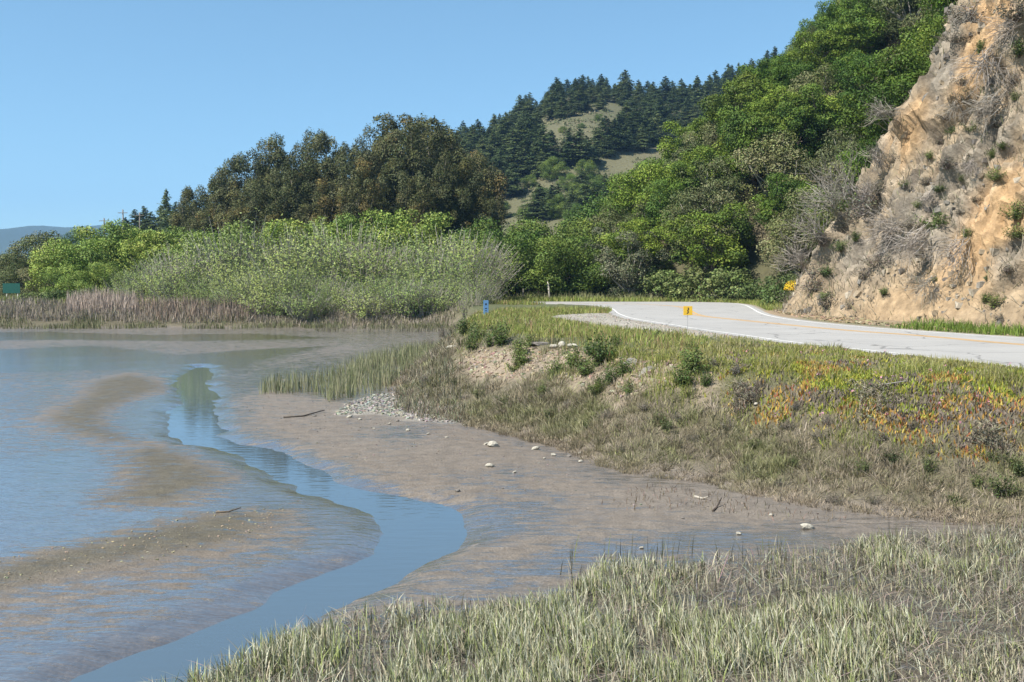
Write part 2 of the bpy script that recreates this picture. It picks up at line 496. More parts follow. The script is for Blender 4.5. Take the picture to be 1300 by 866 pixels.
def far_hill_z(X, Y):
    u = X * 480.0 / np.maximum(Y, 60) * 0.55 + X * 0.45
    p = far_hill_profile(u)
    g = sstep(170, 490, Y) * 0.75 + 0.25 * np.clip((Y - 170) / 320, 0, 1)
    g = g * (1 - 0.5 * sstep(490, 900, Y))
    gully = (fbm(X / 60, Y / 90, 4, 5) - 0.5) * 16 * sstep(180, 300, Y) * (1 - sstep(420, 500, Y) * 0.6)
    return 1.2 + p * g + gully

# hillside base curve (foot of the cliff, then of the wooded slope)
BASE_PTS = [(33, 8), (27.6, 22), (24.2, 34), (21.6, 42), (19.0, 48), (16.6, 54), (15.9, 60), (18.4, 68), (23.0, 76), (25.0, 84), (24.5, 91), (20, 97), (15.0, 101.5), (10.5, 107), (8.5, 116), (9, 130), (13, 150), (20, 175), (30, 210)]
NB = 520
BASE = smooth_line(BASE_PTS, NB, 3)
bl = np.r_[0, np.cumsum(np.linalg.norm(np.diff(BASE, axis=0), axis=1))]
bt = np.gradient(BASE, axis=0); bt /= np.linalg.norm(bt, axis=1)[:, None]
bnorm = np.stack([bt[:, 1], -bt[:, 0]], 1)          # to the right of travel: into the hill
# smooth normals widely so that the fan of upslope lines stays tidy
ker = np.hanning(121); ker /= ker.sum()
bnorm = np.stack([np.convolve(np.pad(bnorm[:, k], 60, 'edge'), ker, 'valid') for k in range(2)], 1)
bnorm /= np.linalg.norm(bnorm, axis=1)[:, None]
S_CLIFF = float(np.interp(72.0, BASE[:, 1], bl))     # the bare cliff ends here

def hill_xyz(s, d, rough=True):
    """s along the foot, d metres into the slope -> world point"""
    s = np.asarray(s, float); d = np.asarray(d, float)
    bx = np.interp(s, bl, BASE[:, 0]); by = np.interp(s, bl, BASE[:, 1])
    nx = np.interp(s, bl, bnorm[:, 0]); ny = np.interp(s, bl, bnorm[:, 1])
    k = sstep(S_CLIFF + 1, S_CLIFF + 16, s)
    slope = 1.85 * (1 - k) + 0.95 * k
    foot = 0.35 * np.minimum(d, 2.0) / 2.0
    z = ZR - 0.25 + foot + slope * np.maximum(d - 0.3, 0) * (0.86 + 0.14 * sstep(0, 10, d))
    x = bx + nx * d; y = by + ny * d
    if rough:
        a = sstep(0.3, 3.0, d)
        q = (1 - k)
        n1 = fbm(s / 9.0 + d * 0.05, d / 14.0, 4, 3) - 0.5                 # broad ribs
        n2 = np.abs(fbm((s + d * 0.55) / 2.6, d / 4.5, 4, 11) - 0.5)         # slanting ledges
        n3 = fbm(s / 0.8, d / 0.9, 3, 23) - 0.5
        n4 = np.abs(fbm((s - d * 0.35) / 1.5, d / 1.1, 3, 29) - 0.5)             # broken blocks
        n5 = sstep(0.47, 0.53, fbm((s + d * 0.8) / 3.4, d / 2.6, 3, 37)) - 0.5  # steps between beds
        n6 = np.abs(fbm((s + d * 0.2) / 0.42, d / 0.36, 3, 43) - 0.5)
        n7 = np.abs(fbm(s / 4.2 + 0.3 * fbm(d / 3.0, s / 3.0, 2, 47), d / 16.0, 3, 53) - 0.5)       # gullies running down the face
        off = a * (n1 * 1.5 - n2 * 3.6 * q + n3 * 0.8 * q - n4 * 2.7 * q + n5 * 1.2 * q - n6 * 1.1 * q + n7 * 1.5 * q)
        x = x + nx * off * -0.75; y = y + ny * off * -0.75; z = z + off * 0.6
    return np.stack([x, y, z], -1)

def base_dist(x, y):
    return seg_dist(x, y, BASE[::6], closed=False)

def ground_z(x, y, detail=True):
    x = np.asarray(x, float); y = np.asarray(y, float)
    dL = sdist(x, y, LAND); dU = sdist(x, y, UPL)
    dR = sdist(x, y, ROAD_POLY)
    w = (fbm(x / 2.2, y / 2.2, 3, 31) - 0.5) * 1.1 * sstep(0.05, 1.5, dL) * sstep(-0.05, -1.2, dU)
    t = np.where(dL <= 0, 0, np.where(dU >= 0, 1, np.clip((dL + w) / (dL - dU + 1e-6), 0, 1)))
    z = ZR * (0.55 * t + 0.45 * sstep(0.0, 1.0, t))
    calm = sstep(-0.2, -2.5, dR)
    z = z + calm * (t > 0) * (fbm(x / 1.4, y / 1.4, 4, 41) - 0.5) * 0.32 * sstep(0, 0.25, t)
    z = np.where((dR > -0.4), np.minimum(z, ZR - 0.03), z)
    # mud relief
    mudm = 1 - sstep(0, 0.5, dL)
    mz = (fbm(x / 3.0, y / 3.0, 3, 7) - 0.5) * 0.035
    mz = mz + (fbm(x / 0.5, y / 0.35, 2, 9) - 0.5) * 0.006
    for D in DRY:
        mz = mz + 0.03 * sstep(-0.6, 1.2, sdist(x, y, D))
    mz = mz + 0.03
    dC = sdist(x, y, CREEK) + (fbm(x / 0.9, y / 0.9, 3, 77) - 0.5) * 0.5
    mz = mz - 0.17 * sstep(-0.62, 0.62, dC)
    z = z + mz * mudm
    # the near bank rises behind the camera
    z = z + 1.9 * sstep(4.5, -2.0, y) * (1 - t)
    # beyond the road: a low valley floor
    z = z + sstep(112, 180, y) * (-0.6)
    return z

def hit(u, v, far=110.0):
    """first point where the line of sight through (u,v) meets the ground"""
    d = ray(u, v)
    Y = np.concatenate([np.arange(4, 60, 0.05), np.arange(60, far, 0.25)])
    t = Y / d[1]
    x, y, z = d[0] * t, Y, CAMH + d[2] * t
    g = ground_z(x, y)
    i = int(np.argmax(z <= g)) if np.any(z <= g) else len(Y) - 1
    return np.array([x[i], y[i], g[i]])

def cliff_hit(u, v):
    """(s,d) on the slope nearest to the line of sight"""
    d = ray(u, v)
    S, D = np.meshgrid(np.linspace(0, bl[-1], 300), np.linspace(0, 50, 160), indexing='ij')
    p = hill_xyz(S, D)
    uu, vv = project(p)
    e = (uu - u) ** 2 + (vv - v) ** 2 + np.where(e_front(p), 0, 1e9)
    dep = p[..., 1]
    near = e < max(60.0, e.min() + 40)
    k = np.argmin(np.where(near, dep + e * 0.02, 1e12))
    return S.ravel()[k], D.ravel()[k]

def e_front(p): return p[..., 1] > 1.0

def project(p):
    cp, sp = math.cos(PITCH), math.sin(PITCH)
    x, y, z = p[..., 0], p[..., 1], p[..., 2] - CAMH
    f = y * cp - z * sp; up = y * sp + z * cp
    f = np.maximum(f, 1e-3)
    return 650 + FPX * x / f, 433 - FPX * up / f

# ---- ground sheet
ys = np.concatenate([np.linspace(-9, 6, 14)[:-1], np.arange(6, 44, 0.13), np.arange(44, 125, 0.5), 125 * (5200 / 125.0) ** np.linspace(0, 1, 34)])
sx = np.concatenate([np.linspace(-1.6, -0.47, 26)[:-1], np.linspace(-0.47, 0.47, 400), np.linspace(0.47, 1.6, 26)[1:]])
GY, GS = np.meshgrid(ys, sx, indexing='ij')
GX = GS * (GY + 12)
# beyond ~300 m the sheet dips under the hills
GZ = ground_z(GX, GY)
dL = sdist(GX, GY, LAND); dU = sdist(GX, GY, UPL); dC = sdist(GX, GY, CREEK)
# keep it below the foot of the slope
hb = base_dist(GX, GY)
behind = inside(GX, GY, np.vstack([BASE[::8], [(120, 240), (120, -40), (40, -40)]]))
GZ = np.where(behind, GZ - np.minimum(hb * 0.6, 3.0), GZ)
wet = np.full(GX.shape, 0.60)
wet += (fbm(GX / 5.0, GY / 9.0, 3, 51) - 0.5) * 0.3
wet += 0.10 * (GX < -2)
for D in DRY:
    wet -= 0.42 * sstep(-1.0, 0.9, sdist(GX, GY, D))
for W in WET:
    wet += 0.40 * sstep(-0.9, 1.0, sdist(GX, GY, W))
wet += 0.30 * sstep(-0.6, 0.2, dC)
wet -= 0.16 * sstep(38, 60, GY) + 0.22 * sstep(17, 9, GY)
wet = np.clip(wet, 0, 1.2) * (1 - sstep(-0.3, 0.6, dL))
mud = np.array([0.178, 0.144, 0.110]); mud2 = np.array([0.205, 0.178, 0.15]); olive = np.array([0.10, 0.088, 0.058])
soil = np.array([0.12, 0.104, 0.066]); grassy = np.array([0.11, 0.115, 0.05]); pale = np.array([0.30, 0.25, 0.19])
q = fbm(GX / 4.0, GY / 6.0, 4, 61)[..., None]
gc = mud * (1 - q) + mud2 * q
o = np.zeros(GX.shape)
for D in DRY[:3]: o = np.maximum(o, sstep(-0.3, 0.8, sdist(GX, GY, D)))
gc = gc * (1 - 0.8 * o[..., None]) + olive * 0.8 * o[..., None]
algae = sstep(-0.5, 0.6, sdist(GX, GY, poly([(215, 478), (262, 468), (272, 476), (250, 490), (225, 492)])))[..., None]
gc = gc * (1 - 0.7 * algae) + np.array([0.16, 0.17, 0.06]) * 0.7 * algae
a = sstep(0.0, 0.9, dL)[..., None]
gc = gc * (1 - a) + soil * a
b = sstep(-1.0, 0.5, dU)[..., None]
gc = gc * (1 - b) + grassy * b
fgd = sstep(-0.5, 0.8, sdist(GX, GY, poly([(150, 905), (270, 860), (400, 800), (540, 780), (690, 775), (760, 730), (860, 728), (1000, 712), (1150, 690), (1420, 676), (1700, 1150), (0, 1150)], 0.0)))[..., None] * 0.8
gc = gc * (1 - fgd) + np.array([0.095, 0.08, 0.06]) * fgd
EROD_px = [(566, 462), (590, 448), (640, 445), (700, 442), (770, 452), (850, 460), (905, 474), (890, 500), (800, 505), (735, 490), (640, 480), (585, 475)]
EROD = np.array([hit(u, v)[:2] for u, v in EROD_px])
GRAVEL_px = [(425, 528), (440, 512), (480, 500), (520, 500), (540, 516), (580, 524), (590, 536), (540, 536), (480, 526)]
GRAVEL = poly(GRAVEL_px, 0.03)
PULL = poly([(688, 401.5), (740, 399.5), (770, 398), (785, 399), (801, 404.6), (848, 411.5), (894, 419), (938, 424.8), (935, 427.5), (890, 426), (840, 423), (790, 419), (745, 411.5), (712, 406)], ZR)
e = sstep(-0.6, 0.5, sdist(GX, GY, EROD) + (fbm(GX / 0.8, GY / 0.8, 3, 71) - 0.5) * 1.2)[..., None]
gc = gc * (1 - e) + np.array([0.27, 0.215, 0.155]) * e
e = sstep(-0.4, 0.4, sdist(GX, GY, GRAVEL) + (fbm(GX / 0.7, GY / 0.7, 3, 72) - 0.5) * 1.2)[..., None]
gc = gc * (1 - e) + np.array([0.33, 0.30, 0.25]) * e
e = sstep(-1.2, 0.2, sdist(GX, GY, PULL))[..., None]
gc = gc * (1 - e) + np.array([0.34, 0.31, 0.26]) * e
sh = (sstep(-1.3, -0.2, sdist(GX, GY, ROAD_POLY)))[..., None]
gc = gc * (1 - sh) + np.array([0.30, 0.255, 0.19]) * sh
ft_ = (sstep(3.2, 1.6, hb) * (GY > 30) * (GY < 66) * (GX > 12))[..., None]
gc = gc * (1 - ft_) + np.array([0.30, 0.225, 0.145]) * ft_
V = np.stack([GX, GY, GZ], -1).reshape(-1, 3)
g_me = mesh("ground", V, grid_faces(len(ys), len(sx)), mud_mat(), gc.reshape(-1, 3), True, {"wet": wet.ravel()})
tag(obj("ground", g_me), "brown tidal mudflat rising to a grassy roadside bank", kind="structure")

# ---- creek water: one sheet at water level, the mud rises through it
wp = smooth_line(np.vstack([CREEK, CREEK[:1]]), 300, 1)
cx = np.arange(-40, 12, 1.0)
wy = np.concatenate([np.arange(3, 30, 0.8), np.arange(30, 60, 2.0)])
WX, WY = np.meshgrid(cx, wy, indexing='ij')
keep = sdist(WX, WY, CREEK) > -1.6
Fq = grid_faces(len(cx), len(wy))
Fq = Fq[keep.ravel()[Fq].any(1)]
used = np.unique(Fq); remap = -np.ones(WX.size, int); remap[used] = np.arange(len(used))
V = np.stack([WX, WY, np.full(WX.shape, -0.055)], -1).reshape(-1, 3)[used]
tag(obj("creek_water", mesh("creek_water", V, remap[Fq], water_mat(), None, True)), "blue tidal creek winding through the mudflat", kind="structure")

# ---- road
def strip(A, B, z, name, mat, parent=None):
    n = len(A)
    V = np.concatenate([np.c_[A, np.full(n, z)], np.c_[B, np.full(n, z)]])
    i = np.arange(n - 1)
    F = np.stack([i, i + n, i + n + 1, i + 1], 1)
    return obj(name, mesh(name, V, F, mat), parent)

def road_mat():
    m, nt, bs, out = new_mat("asphalt")
    L = nt.links.new
    tc = N(nt, "ShaderNodeTexCoord")
    n1 = N(nt, "ShaderNodeTexNoise", inp={"Scale": 0.42, "Detail": 8.0, "Roughness": 0.7}); L(tc.outputs["Object"], n1.inputs["Vector"])
    n2 = N(nt, "ShaderNodeTexNoise", inp={"Scale": 30.0, "Detail": 3.0, "Roughness": 0.7}); L(tc.outputs["Object"], n2.inputs["Vector"])
    cr = N(nt, "ShaderNodeMix", data_type='RGBA', inp={6: (0.27, 0.262, 0.25, 1), 7: (0.44, 0.425, 0.40, 1)})
    L(n1.outputs[0], cr.inputs[0])
    mr = N(nt, "ShaderNodeMapRange", inp={1: 0.3, 2: 0.7, 3: 0.82, 4: 1.15}); L(n2.outputs[0], mr.inputs[0])
    mx = N(nt, "ShaderNodeMix", data_type='RGBA', blend_type='MULTIPLY', inp={0: 1.0}); L(cr.outputs[2], mx.inputs[6]); L(mr.outputs[0], mx.inputs[7])
    # tar-sealed cracks
    vo = N(nt, "ShaderNodeTexVoronoi", feature='DISTANCE_TO_EDGE', inp={"Scale": 0.28, "Randomness": 1.0})
    nd = N(nt, "ShaderNodeTexNoise", inp={"Scale": 1.2, "Detail": 4.0}); L(tc.outputs["Object"], nd.inputs["Vector"])
    va = N(nt, "ShaderNodeMix", data_type='RGBA', blend_type='ADD', inp={0: 0.6}); L(tc.outputs["Object"], va.inputs[6]); L(nd.outputs[1], va.inputs[7])
    L(va.outputs[2], vo.inputs["Vector"])
    cs = N(nt, "ShaderNodeMapRange", inp={1: 0.004, 2: 0.012, 3: 0.55, 4: 1.0}); L(vo.outputs["Distance"], cs.inputs[0])
    mx2 = N(nt, "ShaderNodeMix", data_type='RGBA', blend_type='MULTIPLY', inp={0: 1.0}); L(mx.outputs[2], mx2.inputs[6]); L(cs.outputs[0], mx2.inputs[7])
    L(mx2.outputs[2], bs.inputs["Base Color"])
    bs.inputs["Roughness"].default_value = 0.8
    bs.inputs["Specular IOR Level"].default_value = 0.3
    bp = N(nt, "ShaderNodeBump", inp={"Strength": 0.3, "Distance": 0.01}); L(n2.outputs[0], bp.inputs["Height"]); L(bp.outputs[0], bs.inputs["Normal"])
    return m

def edge_n(A):
    t = np.gradient(A, axis=0); t /= np.linalg.norm(t, axis=1)[:, None]
    return np.stack([t[:, 1], -t[:, 0]], 1)
nl, nm_, nr_ = edge_n(RL), edge_n(RM), edge_n(RR)
road = strip(RL - nl * 0.45, RR + nr_ * 0.3, ZR, "road", road_mat())
tag(road, "sun-bleached two-lane asphalt road curving behind the marsh", kind="structure")
M_WHITE = plain_mat("white_road_paint", (0.68, 0.67, 0.64), 0.7, 0.3, 0.3, 3)
M_YELL = plain_mat("yellow_road_paint", (0.62, 0.33, 0.055), 0.7, 0.3, 0.14, 5)
strip(RL - nl * 0.0, RL + nl * 0.10, ZR + 0.004, "edge_line", M_WHITE, road)
strip(RR - nr_ * 0.2, RR - nr_ * 0.08, ZR + 0.004, "edge_line", M_WHITE, road)
strip(RM - nm_ * 0.2, RM - nm_ * 0.08, ZR + 0.004, "centre_line", M_YELL, road)
strip(RM + nm_ * 0.08, RM + nm_ * 0.2, ZR + 0.004, "centre_line", M_YELL, road)

# ------------- cliff and wooded hillside
def hill_mesh(s0, s1, ns, d1, nd, name, mat, colf):
    S, D = np.meshgrid(np.linspace(s0, s1, ns), d1 * np.linspace(0, 1, nd) ** 1.15, indexing='ij')
    p = hill_xyz(S, D)
    return p, S, D, obj(name, mesh(name, p.reshape(-1, 3), grid_faces(ns, nd), mat, colf(S, D, p).reshape(-1, 3), False))

ORANGE = [np.array(q) for q in ([(1300, 200), (1268, 215), (1235, 285), (1195, 345), (1130, 372), (1090, 405), (1130, 416), (1200, 408), (1250, 380), (1262, 320), (1300, 290)],
          [(1205, 130), (1235, 0), (1290, -10), (1262, 70), (1240, 110), (1215, 150)], [(1130, 190), (1150, 140), (1175, 120), (1165, 180), (1140, 215)])]
GREY = [np.array(q) for q in ([(1120, 290), (1160, 270), (1190, 300), (1170, 345), (1130, 340)], [(1070, 330), (1110, 318), (1130, 360), (1090, 380), (1065, 375)],
        [(1180, 60), (1205, 20), (1225, 40), (1210, 110), (1180, 115)], [(1260, 320), (1300, 310), (1300, 370), (1270, 365)])]
def cliff_cols(S, D, p):
    u, v = project(p)
    n1 = fbm((S + D * 0.5) / 5, D / 7, 4, 101); n2 = fbm(S / 1.6, D / 1.9, 4, 102); n3 = fbm(S / 0.35, D / 0.3, 3, 104)
    tan_ = np.array([0.31, 0.24, 0.162]); ora = np.array([0.42, 0.27, 0.138]); gry = np.array([0.235, 0.205, 0.165]); drab = np.array([0.26, 0.21, 0.145])
    c = tan_ * np.ones(S.shape + (3,))
    k = sstep(0.44, 0.62, n1)[..., None]; c = c * (1 - k) + drab * k
    k = sstep(0.5, 0.66, n2)[..., None] * 0.8; c = c * (1 - k) + gry * k
    n5 = fbm((S - D) / 1.1, D / 0.8, 3, 107); k = sstep(0.56, 0.68, n5)[..., None] * 0.7; c = c * (1 - k) + np.array([0.33, 0.27, 0.20]) * k
    k = sstep(0.40, 0.30, n5)[..., None] * 0.6; c = c * (1 - k) + np.array([0.13, 0.11, 0.09]) * k
    jit = (n2 - 0.5) * 40
    for Q in ORANGE:
        k = sstep(-14, 12, sdist(u, v, Q) + jit)[..., None] * 0.78; c = c * (1 - k) + ora * k
    for Q in GREY:
        k = sstep(-10, 10, sdist(u, v, Q) + jit)[..., None] * 0.8; c = c * (1 - k) + gry * k
    k = sstep(2.6, 0.8, D)[..., None] * 0.8; c = c * (1 - k) + np.array([0.29, 0.215, 0.135]) * k
    return c * (0.55 + 0.9 * n3[..., None])
M_CLIFF = col_mat("cliff_earth", rough=0.92, spec=0.1, noise=0.28, nscale=3.5, bump=0.8, bdist=0.12)
_, _, _, cliff = hill_mesh(20, S_CLIFF, 370, 34, 305, "cliff", M_CLIFF, cliff_cols)
tag(cliff, "bare orange and grey eroded earth cliff above the road", kind="structure")
def hs_cols(S, D, p):
    n1 = fbm(S / 4, D / 4, 4, 201)[..., None]
    return np.array([0.13, 0.105, 0.07]) * (1 - n1) + np.array([0.07, 0.075, 0.035]) * n1
_, _, _, hs = hill_mesh(S_CLIFF, bl[-1], 150, 60, 70, "hillside", M_SOIL, hs_cols)
tag(hs, "steep shaded slope under the evergreen trees", kind="structure")

# ------------- far hills
fx = np.linspace(-420, 520, 150); fy = np.concatenate([np.linspace(168, 520, 90), np.linspace(540, 1000, 16)])
FX, FY = np.meshgrid(fx, fy, indexing='ij')
FZ = far_hill_z(FX, FY)
k = fbm(FX / 25, FY / 25, 4, 301)[..., None]
fc = np.array([0.15, 0.135, 0.08]) * (1 - k) + np.array([0.09, 0.095, 0.05]) * k
fh = obj("far_hill", mesh("far_hill", np.stack([FX, FY, FZ], -1).reshape(-1, 3), grid_faces(len(fx), len(fy)), M_SOIL, fc.reshape(-1, 3), True))
tag(fh, "grassy hill behind the marsh with dark conifers", kind="structure")
rx = np.linspace(-5200, 1500, 140); ry = np.linspace(0, 1500, 14)
RX, RY = np.meshgrid(rx, ry, indexing='ij')
prof = 255 + 60 * (fbm(RX / 700, RX * 0 + 3.1, 4, 401) - 0.5) * 2 + 22 * (fbm(RX / 120, RX * 0, 3, 402) - 0.5)
RZ = -20 + prof * np.sin(np.clip(RY / 1500, 0, 1) * math.pi * 0.55) ** 0.8 + (fbm(RX / 180, RY / 180, 4, 403) - 0.5) * 40
RZ = np.maximum(RZ, -3.0)
dr = obj("distant_ridge", mesh("distant_ridge", np.stack([RX, RY + 3000, RZ], -1).reshape(-1, 3), grid_faces(len(rx), len(ry)), M_SOIL, np.tile([0.05, 0.07, 0.035], (RX.size, 1)), True))
tag(dr, "low hazy blue forested ridge on the left horizon", kind="structure")

# ================================================================== trees
def limb_path(a, b, rs, n=5, wob=0.12):
    a = np.asarray(a, float); b = np.asarray(b, float)
    t = np.linspace(0, 1, n)[:, None]
    p = a + (b - a) * t
    p[1:-1] += rs.normal(0, wob * np.linalg.norm(b - a) / n, (n - 2, 3))
    p[:, 2] -= np.sin(t[:, 0] * math.pi) * 0.08 * np.linalg.norm(b - a)
    return p

def broad_proto(seed, H, R, base, nclump, nleaf, leaf, cols, bark=(0.14, 0.11, 0.085), rc=0.30, vert=0.8, nlimb=9, topheavy=0.0, trunk_r=None, ratio=1.7, pale_limb=None, droop=0.0, jit=0.16):
    """returns (trunk mesh, crown mesh): leaves in uneven clumps on real limbs"""
    rs = RS(seed)
    zc = (H + base) / 2; hz = (H - base) / 2
    C = []
    tries = 0
    while len(C) < nclump and tries < 9000:
        tries += 1
        d = rs.normal(size=3); d /= np.linalg.norm(d)
        r = rs.uniform(0.15, 1.0) ** 0.45
        w = 1.0 + topheavy * d[2]
        lob = 0.74 + 0.5 * vnoise(np.array([math.atan2(d[1], d[0]) * 1.3 + seed]), np.array([d[2] * 1.7 + seed]), seed)[0]
        c = np.array([d[0] * R * w * r * lob, d[1] * R * w * r * lob, zc + d[2] * hz * r * min(1.05, lob + 0.05)])
        if all(np.linalg.norm((c - q) / np.array([1, 1, 0.8])) > rc * R * 0.62 for q, _ in C):
            C.append((c, rc * R * rs.uniform(0.6, 1.25)))
    parts = []
    per = nleaf / sum(r * r for _, r in C)
    for c, r in C:
        n = int(per * r * r)
        d = rs.normal(size=(n, 3)); d /= np.linalg.norm(d, axis=1)[:, None]
        d[:, 2] = np.abs(d[:, 2]) * np.where(rs.rand(n) < 0.28, -1, 1)
        rad = r * rs.uniform(0.45, 1.06, n) ** 0.6
        sub = 1 + 0.22 * np.sin(d[:, 0] * 9 + c[0] * 3) * np.sin(d[:, 1] * 8 + c[1]) * np.sin(d[:, 2] * 7 + 1)
        pos = c + d * (rad * sub)[:, None] * np.array([1, 1, vert])
        pos[:, 2] -= droop * rs.rand(n) * r
        nr = d * 0.9 + rs.normal(0, 0.55, (n, 3)) + np.array([0, 0, 0.25])
        b = np.array(cols[rs.choice(len(cols))], float) * rs.uniform(0.8, 1.2)
        col = jitter(rs, b, n, jit, 0.06)
        parts.append(leaves(pos, nr, leaf * rs.uniform(0.6, 1.4, n), rs, ratio, col))
    crown = mesh("crown", *[x for x in cat(parts)][:2], M_WAXY, cat(parts)[2])
    # trunk and limbs
    tr = trunk_r or 0.035 * H
    tp = []
    lean = rs.normal(0, 0.05, 2) * H
    hubz = base + (H - base) * 0.35
    path = np.array([[lean[0] * t ** 1.5, lean[1] * t ** 1.5, -0.6 + (hubz + 0.6) * t] for t in np.linspace(0, 1, 7)])
    path[1:, :2] += rs.normal(0, 0.02 * H, (6, 2)) * 0.5
    V, F = tube(path, np.linspace(tr * 1.25, tr * 0.6, 7), 7)
    tp.append((V, F, bark))
    order = sorted(C, key=lambda q: -q[1])[:nlimb]
    for c, r in order:
        a = path[rs.randint(3, 7)]
        V, F = tube(limb_path(a, c, rs), np.linspace(tr * 0.45, tr * 0.08, 5), 5)
        tp.append((V, F, pale_limb if pale_limb is not None else bark))
    trunk = mesh("trunk", *cat(tp)[:2], M_BARK, cat(tp)[2], True)
    return [("trunk", trunk), ("crown", crown)]

def conifer_proto(seed, H, R, cols, nb=26, leaf=0.55):
    rs = RS(seed)
    parts = []
    tp = [(*tube([(0, 0, -1), (0, 0, H * 0.5), (0, 0, H * 0.97)], [0.02 * H, 0.012 * H, 0.02], 6), (0.09, 0.07, 0.055))]
    for i in range(nb):
        f = i / (nb - 1)
        z = H * (0.10 + 0.88 * f)
        Lr = R * (1 - f) ** 0.75 * (0.9 if f > 0.15 else 0.6 + 2 * f) + 0.25
        k = max(4, int(8 - 4 * f))
        for j in range(k):
            az = rs.uniform(0, TAU); L = Lr * rs.uniform(0.6, 1.2)
            n = max(6, int(L * 16))
            t = rs.uniform(0.15, 1, n)
            spread = rs.normal(0, 0.16 * L + 0.12, n) * (0.5 + 0.5 * t)
            x = np.cos(az) * t * L - np.sin(az) * spread
            y = np.sin(az) * t * L + np.cos(az) * spread
            zz = z + 0.12 * L * t - 0.22 * L * t * t + rs.normal(0, 0.16, n)
            pos = np.stack([x, y, zz], 1)
            nr = np.stack([np.cos(az) * 0.5 + rs.normal(0, 0.45, n), np.sin(az) * 0.5 + rs.normal(0, 0.45, n), np.full(n, 0.8)], 1)
            b = np.array(cols[rs.choice(len(cols))]) * rs.uniform(0.75, 1.25)
            parts.append(leaves(pos, nr, leaf * rs.uniform(0.6, 1.4, n), rs, 2.0, jitter(rs, b, n, 0.18, 0.05)))
    c = cat(parts)
    return [("trunk", mesh("trunk", *cat(tp)[:2], M_BARK, cat(tp)[2], True)), ("crown", mesh("crown", c[0], c[1], M_LEAF, c[2]))]

def willow_proto(seed, H, R, ntwig, leafper, leaf, cols, twigc, tw=0.02):
    """many-stemmed thicket: fans of thin grey stems carrying loose small leaves"""
    rs = RS(seed)
    st, lv, bt_ = [], [], []
    for i in range(ntwig):
        az = rs.uniform(0, TAU); r0 = R * 0.45 * math.sqrt(rs.rand()); b = np.array([r0 * math.cos(az), r0 * math.sin(az), -0.3])
        az2 = az + rs.normal(0, 0.6); out = R * rs.uniform(0.15, 0.75)
        h = H * rs.uniform(0.55, 1.0) * (1 - 0.35 * (r0 + out) / (1.2 * R))
        tip = b + np.array([out * math.cos(az2), out * math.sin(az2), h])
        t = np.linspace(0, 1, 5)[:, None]
        p = b + (tip - b) * t; p[:, :2] -= (np.sin(t * math.pi) * 0.12 * out * np.array([math.cos(az2), math.sin(az2)]))
        p[1:] += rs.normal(0, 0.08, (4, 3))
        V, F = tube(p, np.linspace(tw * 1.6, tw * 0.35, 5), 3)
        st.append((V, F[:12], np.array(twigc) * rs.uniform(0.7, 1.3)))
        n = int(leafper * rs.uniform(0.5, 1.5))
        tt = rs.uniform(0.22, 1.03, n) ** 0.8
        pos = b + (tip - b) * tt[:, None] + rs.normal(0, 0.21, (n, 3)) * (0.5 + 0.6 * tt[:, None])
        nr = rs.normal(0, 0.36, (n, 3)) + np.array([math.cos(az2) * 0.6, math.sin(az2) * 0.6, 0.6])
        bb = np.array(cols[rs.choice(len(cols))]) * rs.uniform(0.8, 1.2)
        lv.append(leaves(pos, nr, leaf * rs.uniform(0.6, 1.4, n), rs, 2.0, jitter(rs, bb, n, 0.09, 0.04)))
    c = cat(st); d = cat(lv)
    return [("stems", mesh("stems", c[0], c[1], M_DRY, c[2])), ("crown", mesh("crown", d[0], d[1], M_LEAF, d[2]))]

def plant(name, proto, loc, rz, sc, label, cat_, group=None):
    e = empty(name, loc, rz, sc)
    for nm, me in proto:
        o = bpy.data.objects.new(nm, me)
        COL.objects.link(o); o.parent = e
    tag(e, label, cat_, group)
    return e

# prototypes ---------------------------------------------------------------
BAYC = [(0.105, 0.165, 0.024), (0.125, 0.185, 0.026), (0.085, 0.14, 0.026), (0.15, 0.21, 0.032)]
BAYP = [broad_proto(100 + i, 9.0, 4.6, 1.4, 60, 24000, 0.22, [tuple(np.array(c) * (1.12, 1.0, 0.85, 1.05, 0.72)[i]) for c in BAYC], rc=(0.28, 0.23, 0.26, 0.32, 0.25)[i], vert=0.75, nlimb=12) for i in range(5)]
DULLC = [(0.145, 0.165, 0.06), (0.125, 0.145, 0.055), (0.175, 0.18, 0.085)]
DULLP = [broad_proto(130 + i, 8.5, 4.2, 1.2, 44, 15000, 0.2, DULLC, rc=0.30, nlimb=18, bark=(0.26, 0.24, 0.21)) for i in range(2)]
EUCC = [(0.105, 0.112, 0.042), (0.092, 0.10, 0.042), (0.12, 0.122, 0.045), (0.088, 0.095, 0.042), (0.10, 0.108, 0.042), (0.096, 0.102, 0.046), (0.15, 0.128, 0.042)]
EUCP = [broad_proto(160 + i, 27.0, 4.9, 3.0, 90, 34000, 0.34, EUCC, rc=0.27, topheavy=-0.1, vert=1.35, nlimb=14, bark=(0.24, 0.21, 0.17), trunk_r=0.45, ratio=2.0, droop=0.15) for i in range(4)]
EUCOPEN = broad_proto(171, 28.0, 5.4, 14.0, 34, 9000, 0.36, EUCC, rc=0.26, vert=0.8, nlimb=16, bark=(0.26, 0.22, 0.17), trunk_r=0.40, ratio=2.2)
CONC = [(0.09, 0.125, 0.045), (0.11, 0.145, 0.048), (0.075, 0.105, 0.042)]
CONP = [conifer_proto(190 + i, 15.0, 3.6 + 0.5 * (i % 3), CONC, 24) for i in range(5)]
ALDC = [(0.225, 0.295, 0.06), (0.195, 0.265, 0.058), (0.255, 0.32, 0.07), (0.175, 0.24, 0.055)]
ALDP = [broad_proto(210 + i, 9.0, 4.4, 0.5, 60, 17000, 0.22, ALDC, rc=0.26, vert=0.9, nlimb=14, bark=(0.20, 0.18, 0.15), jit=0.2) for i in range(4)]
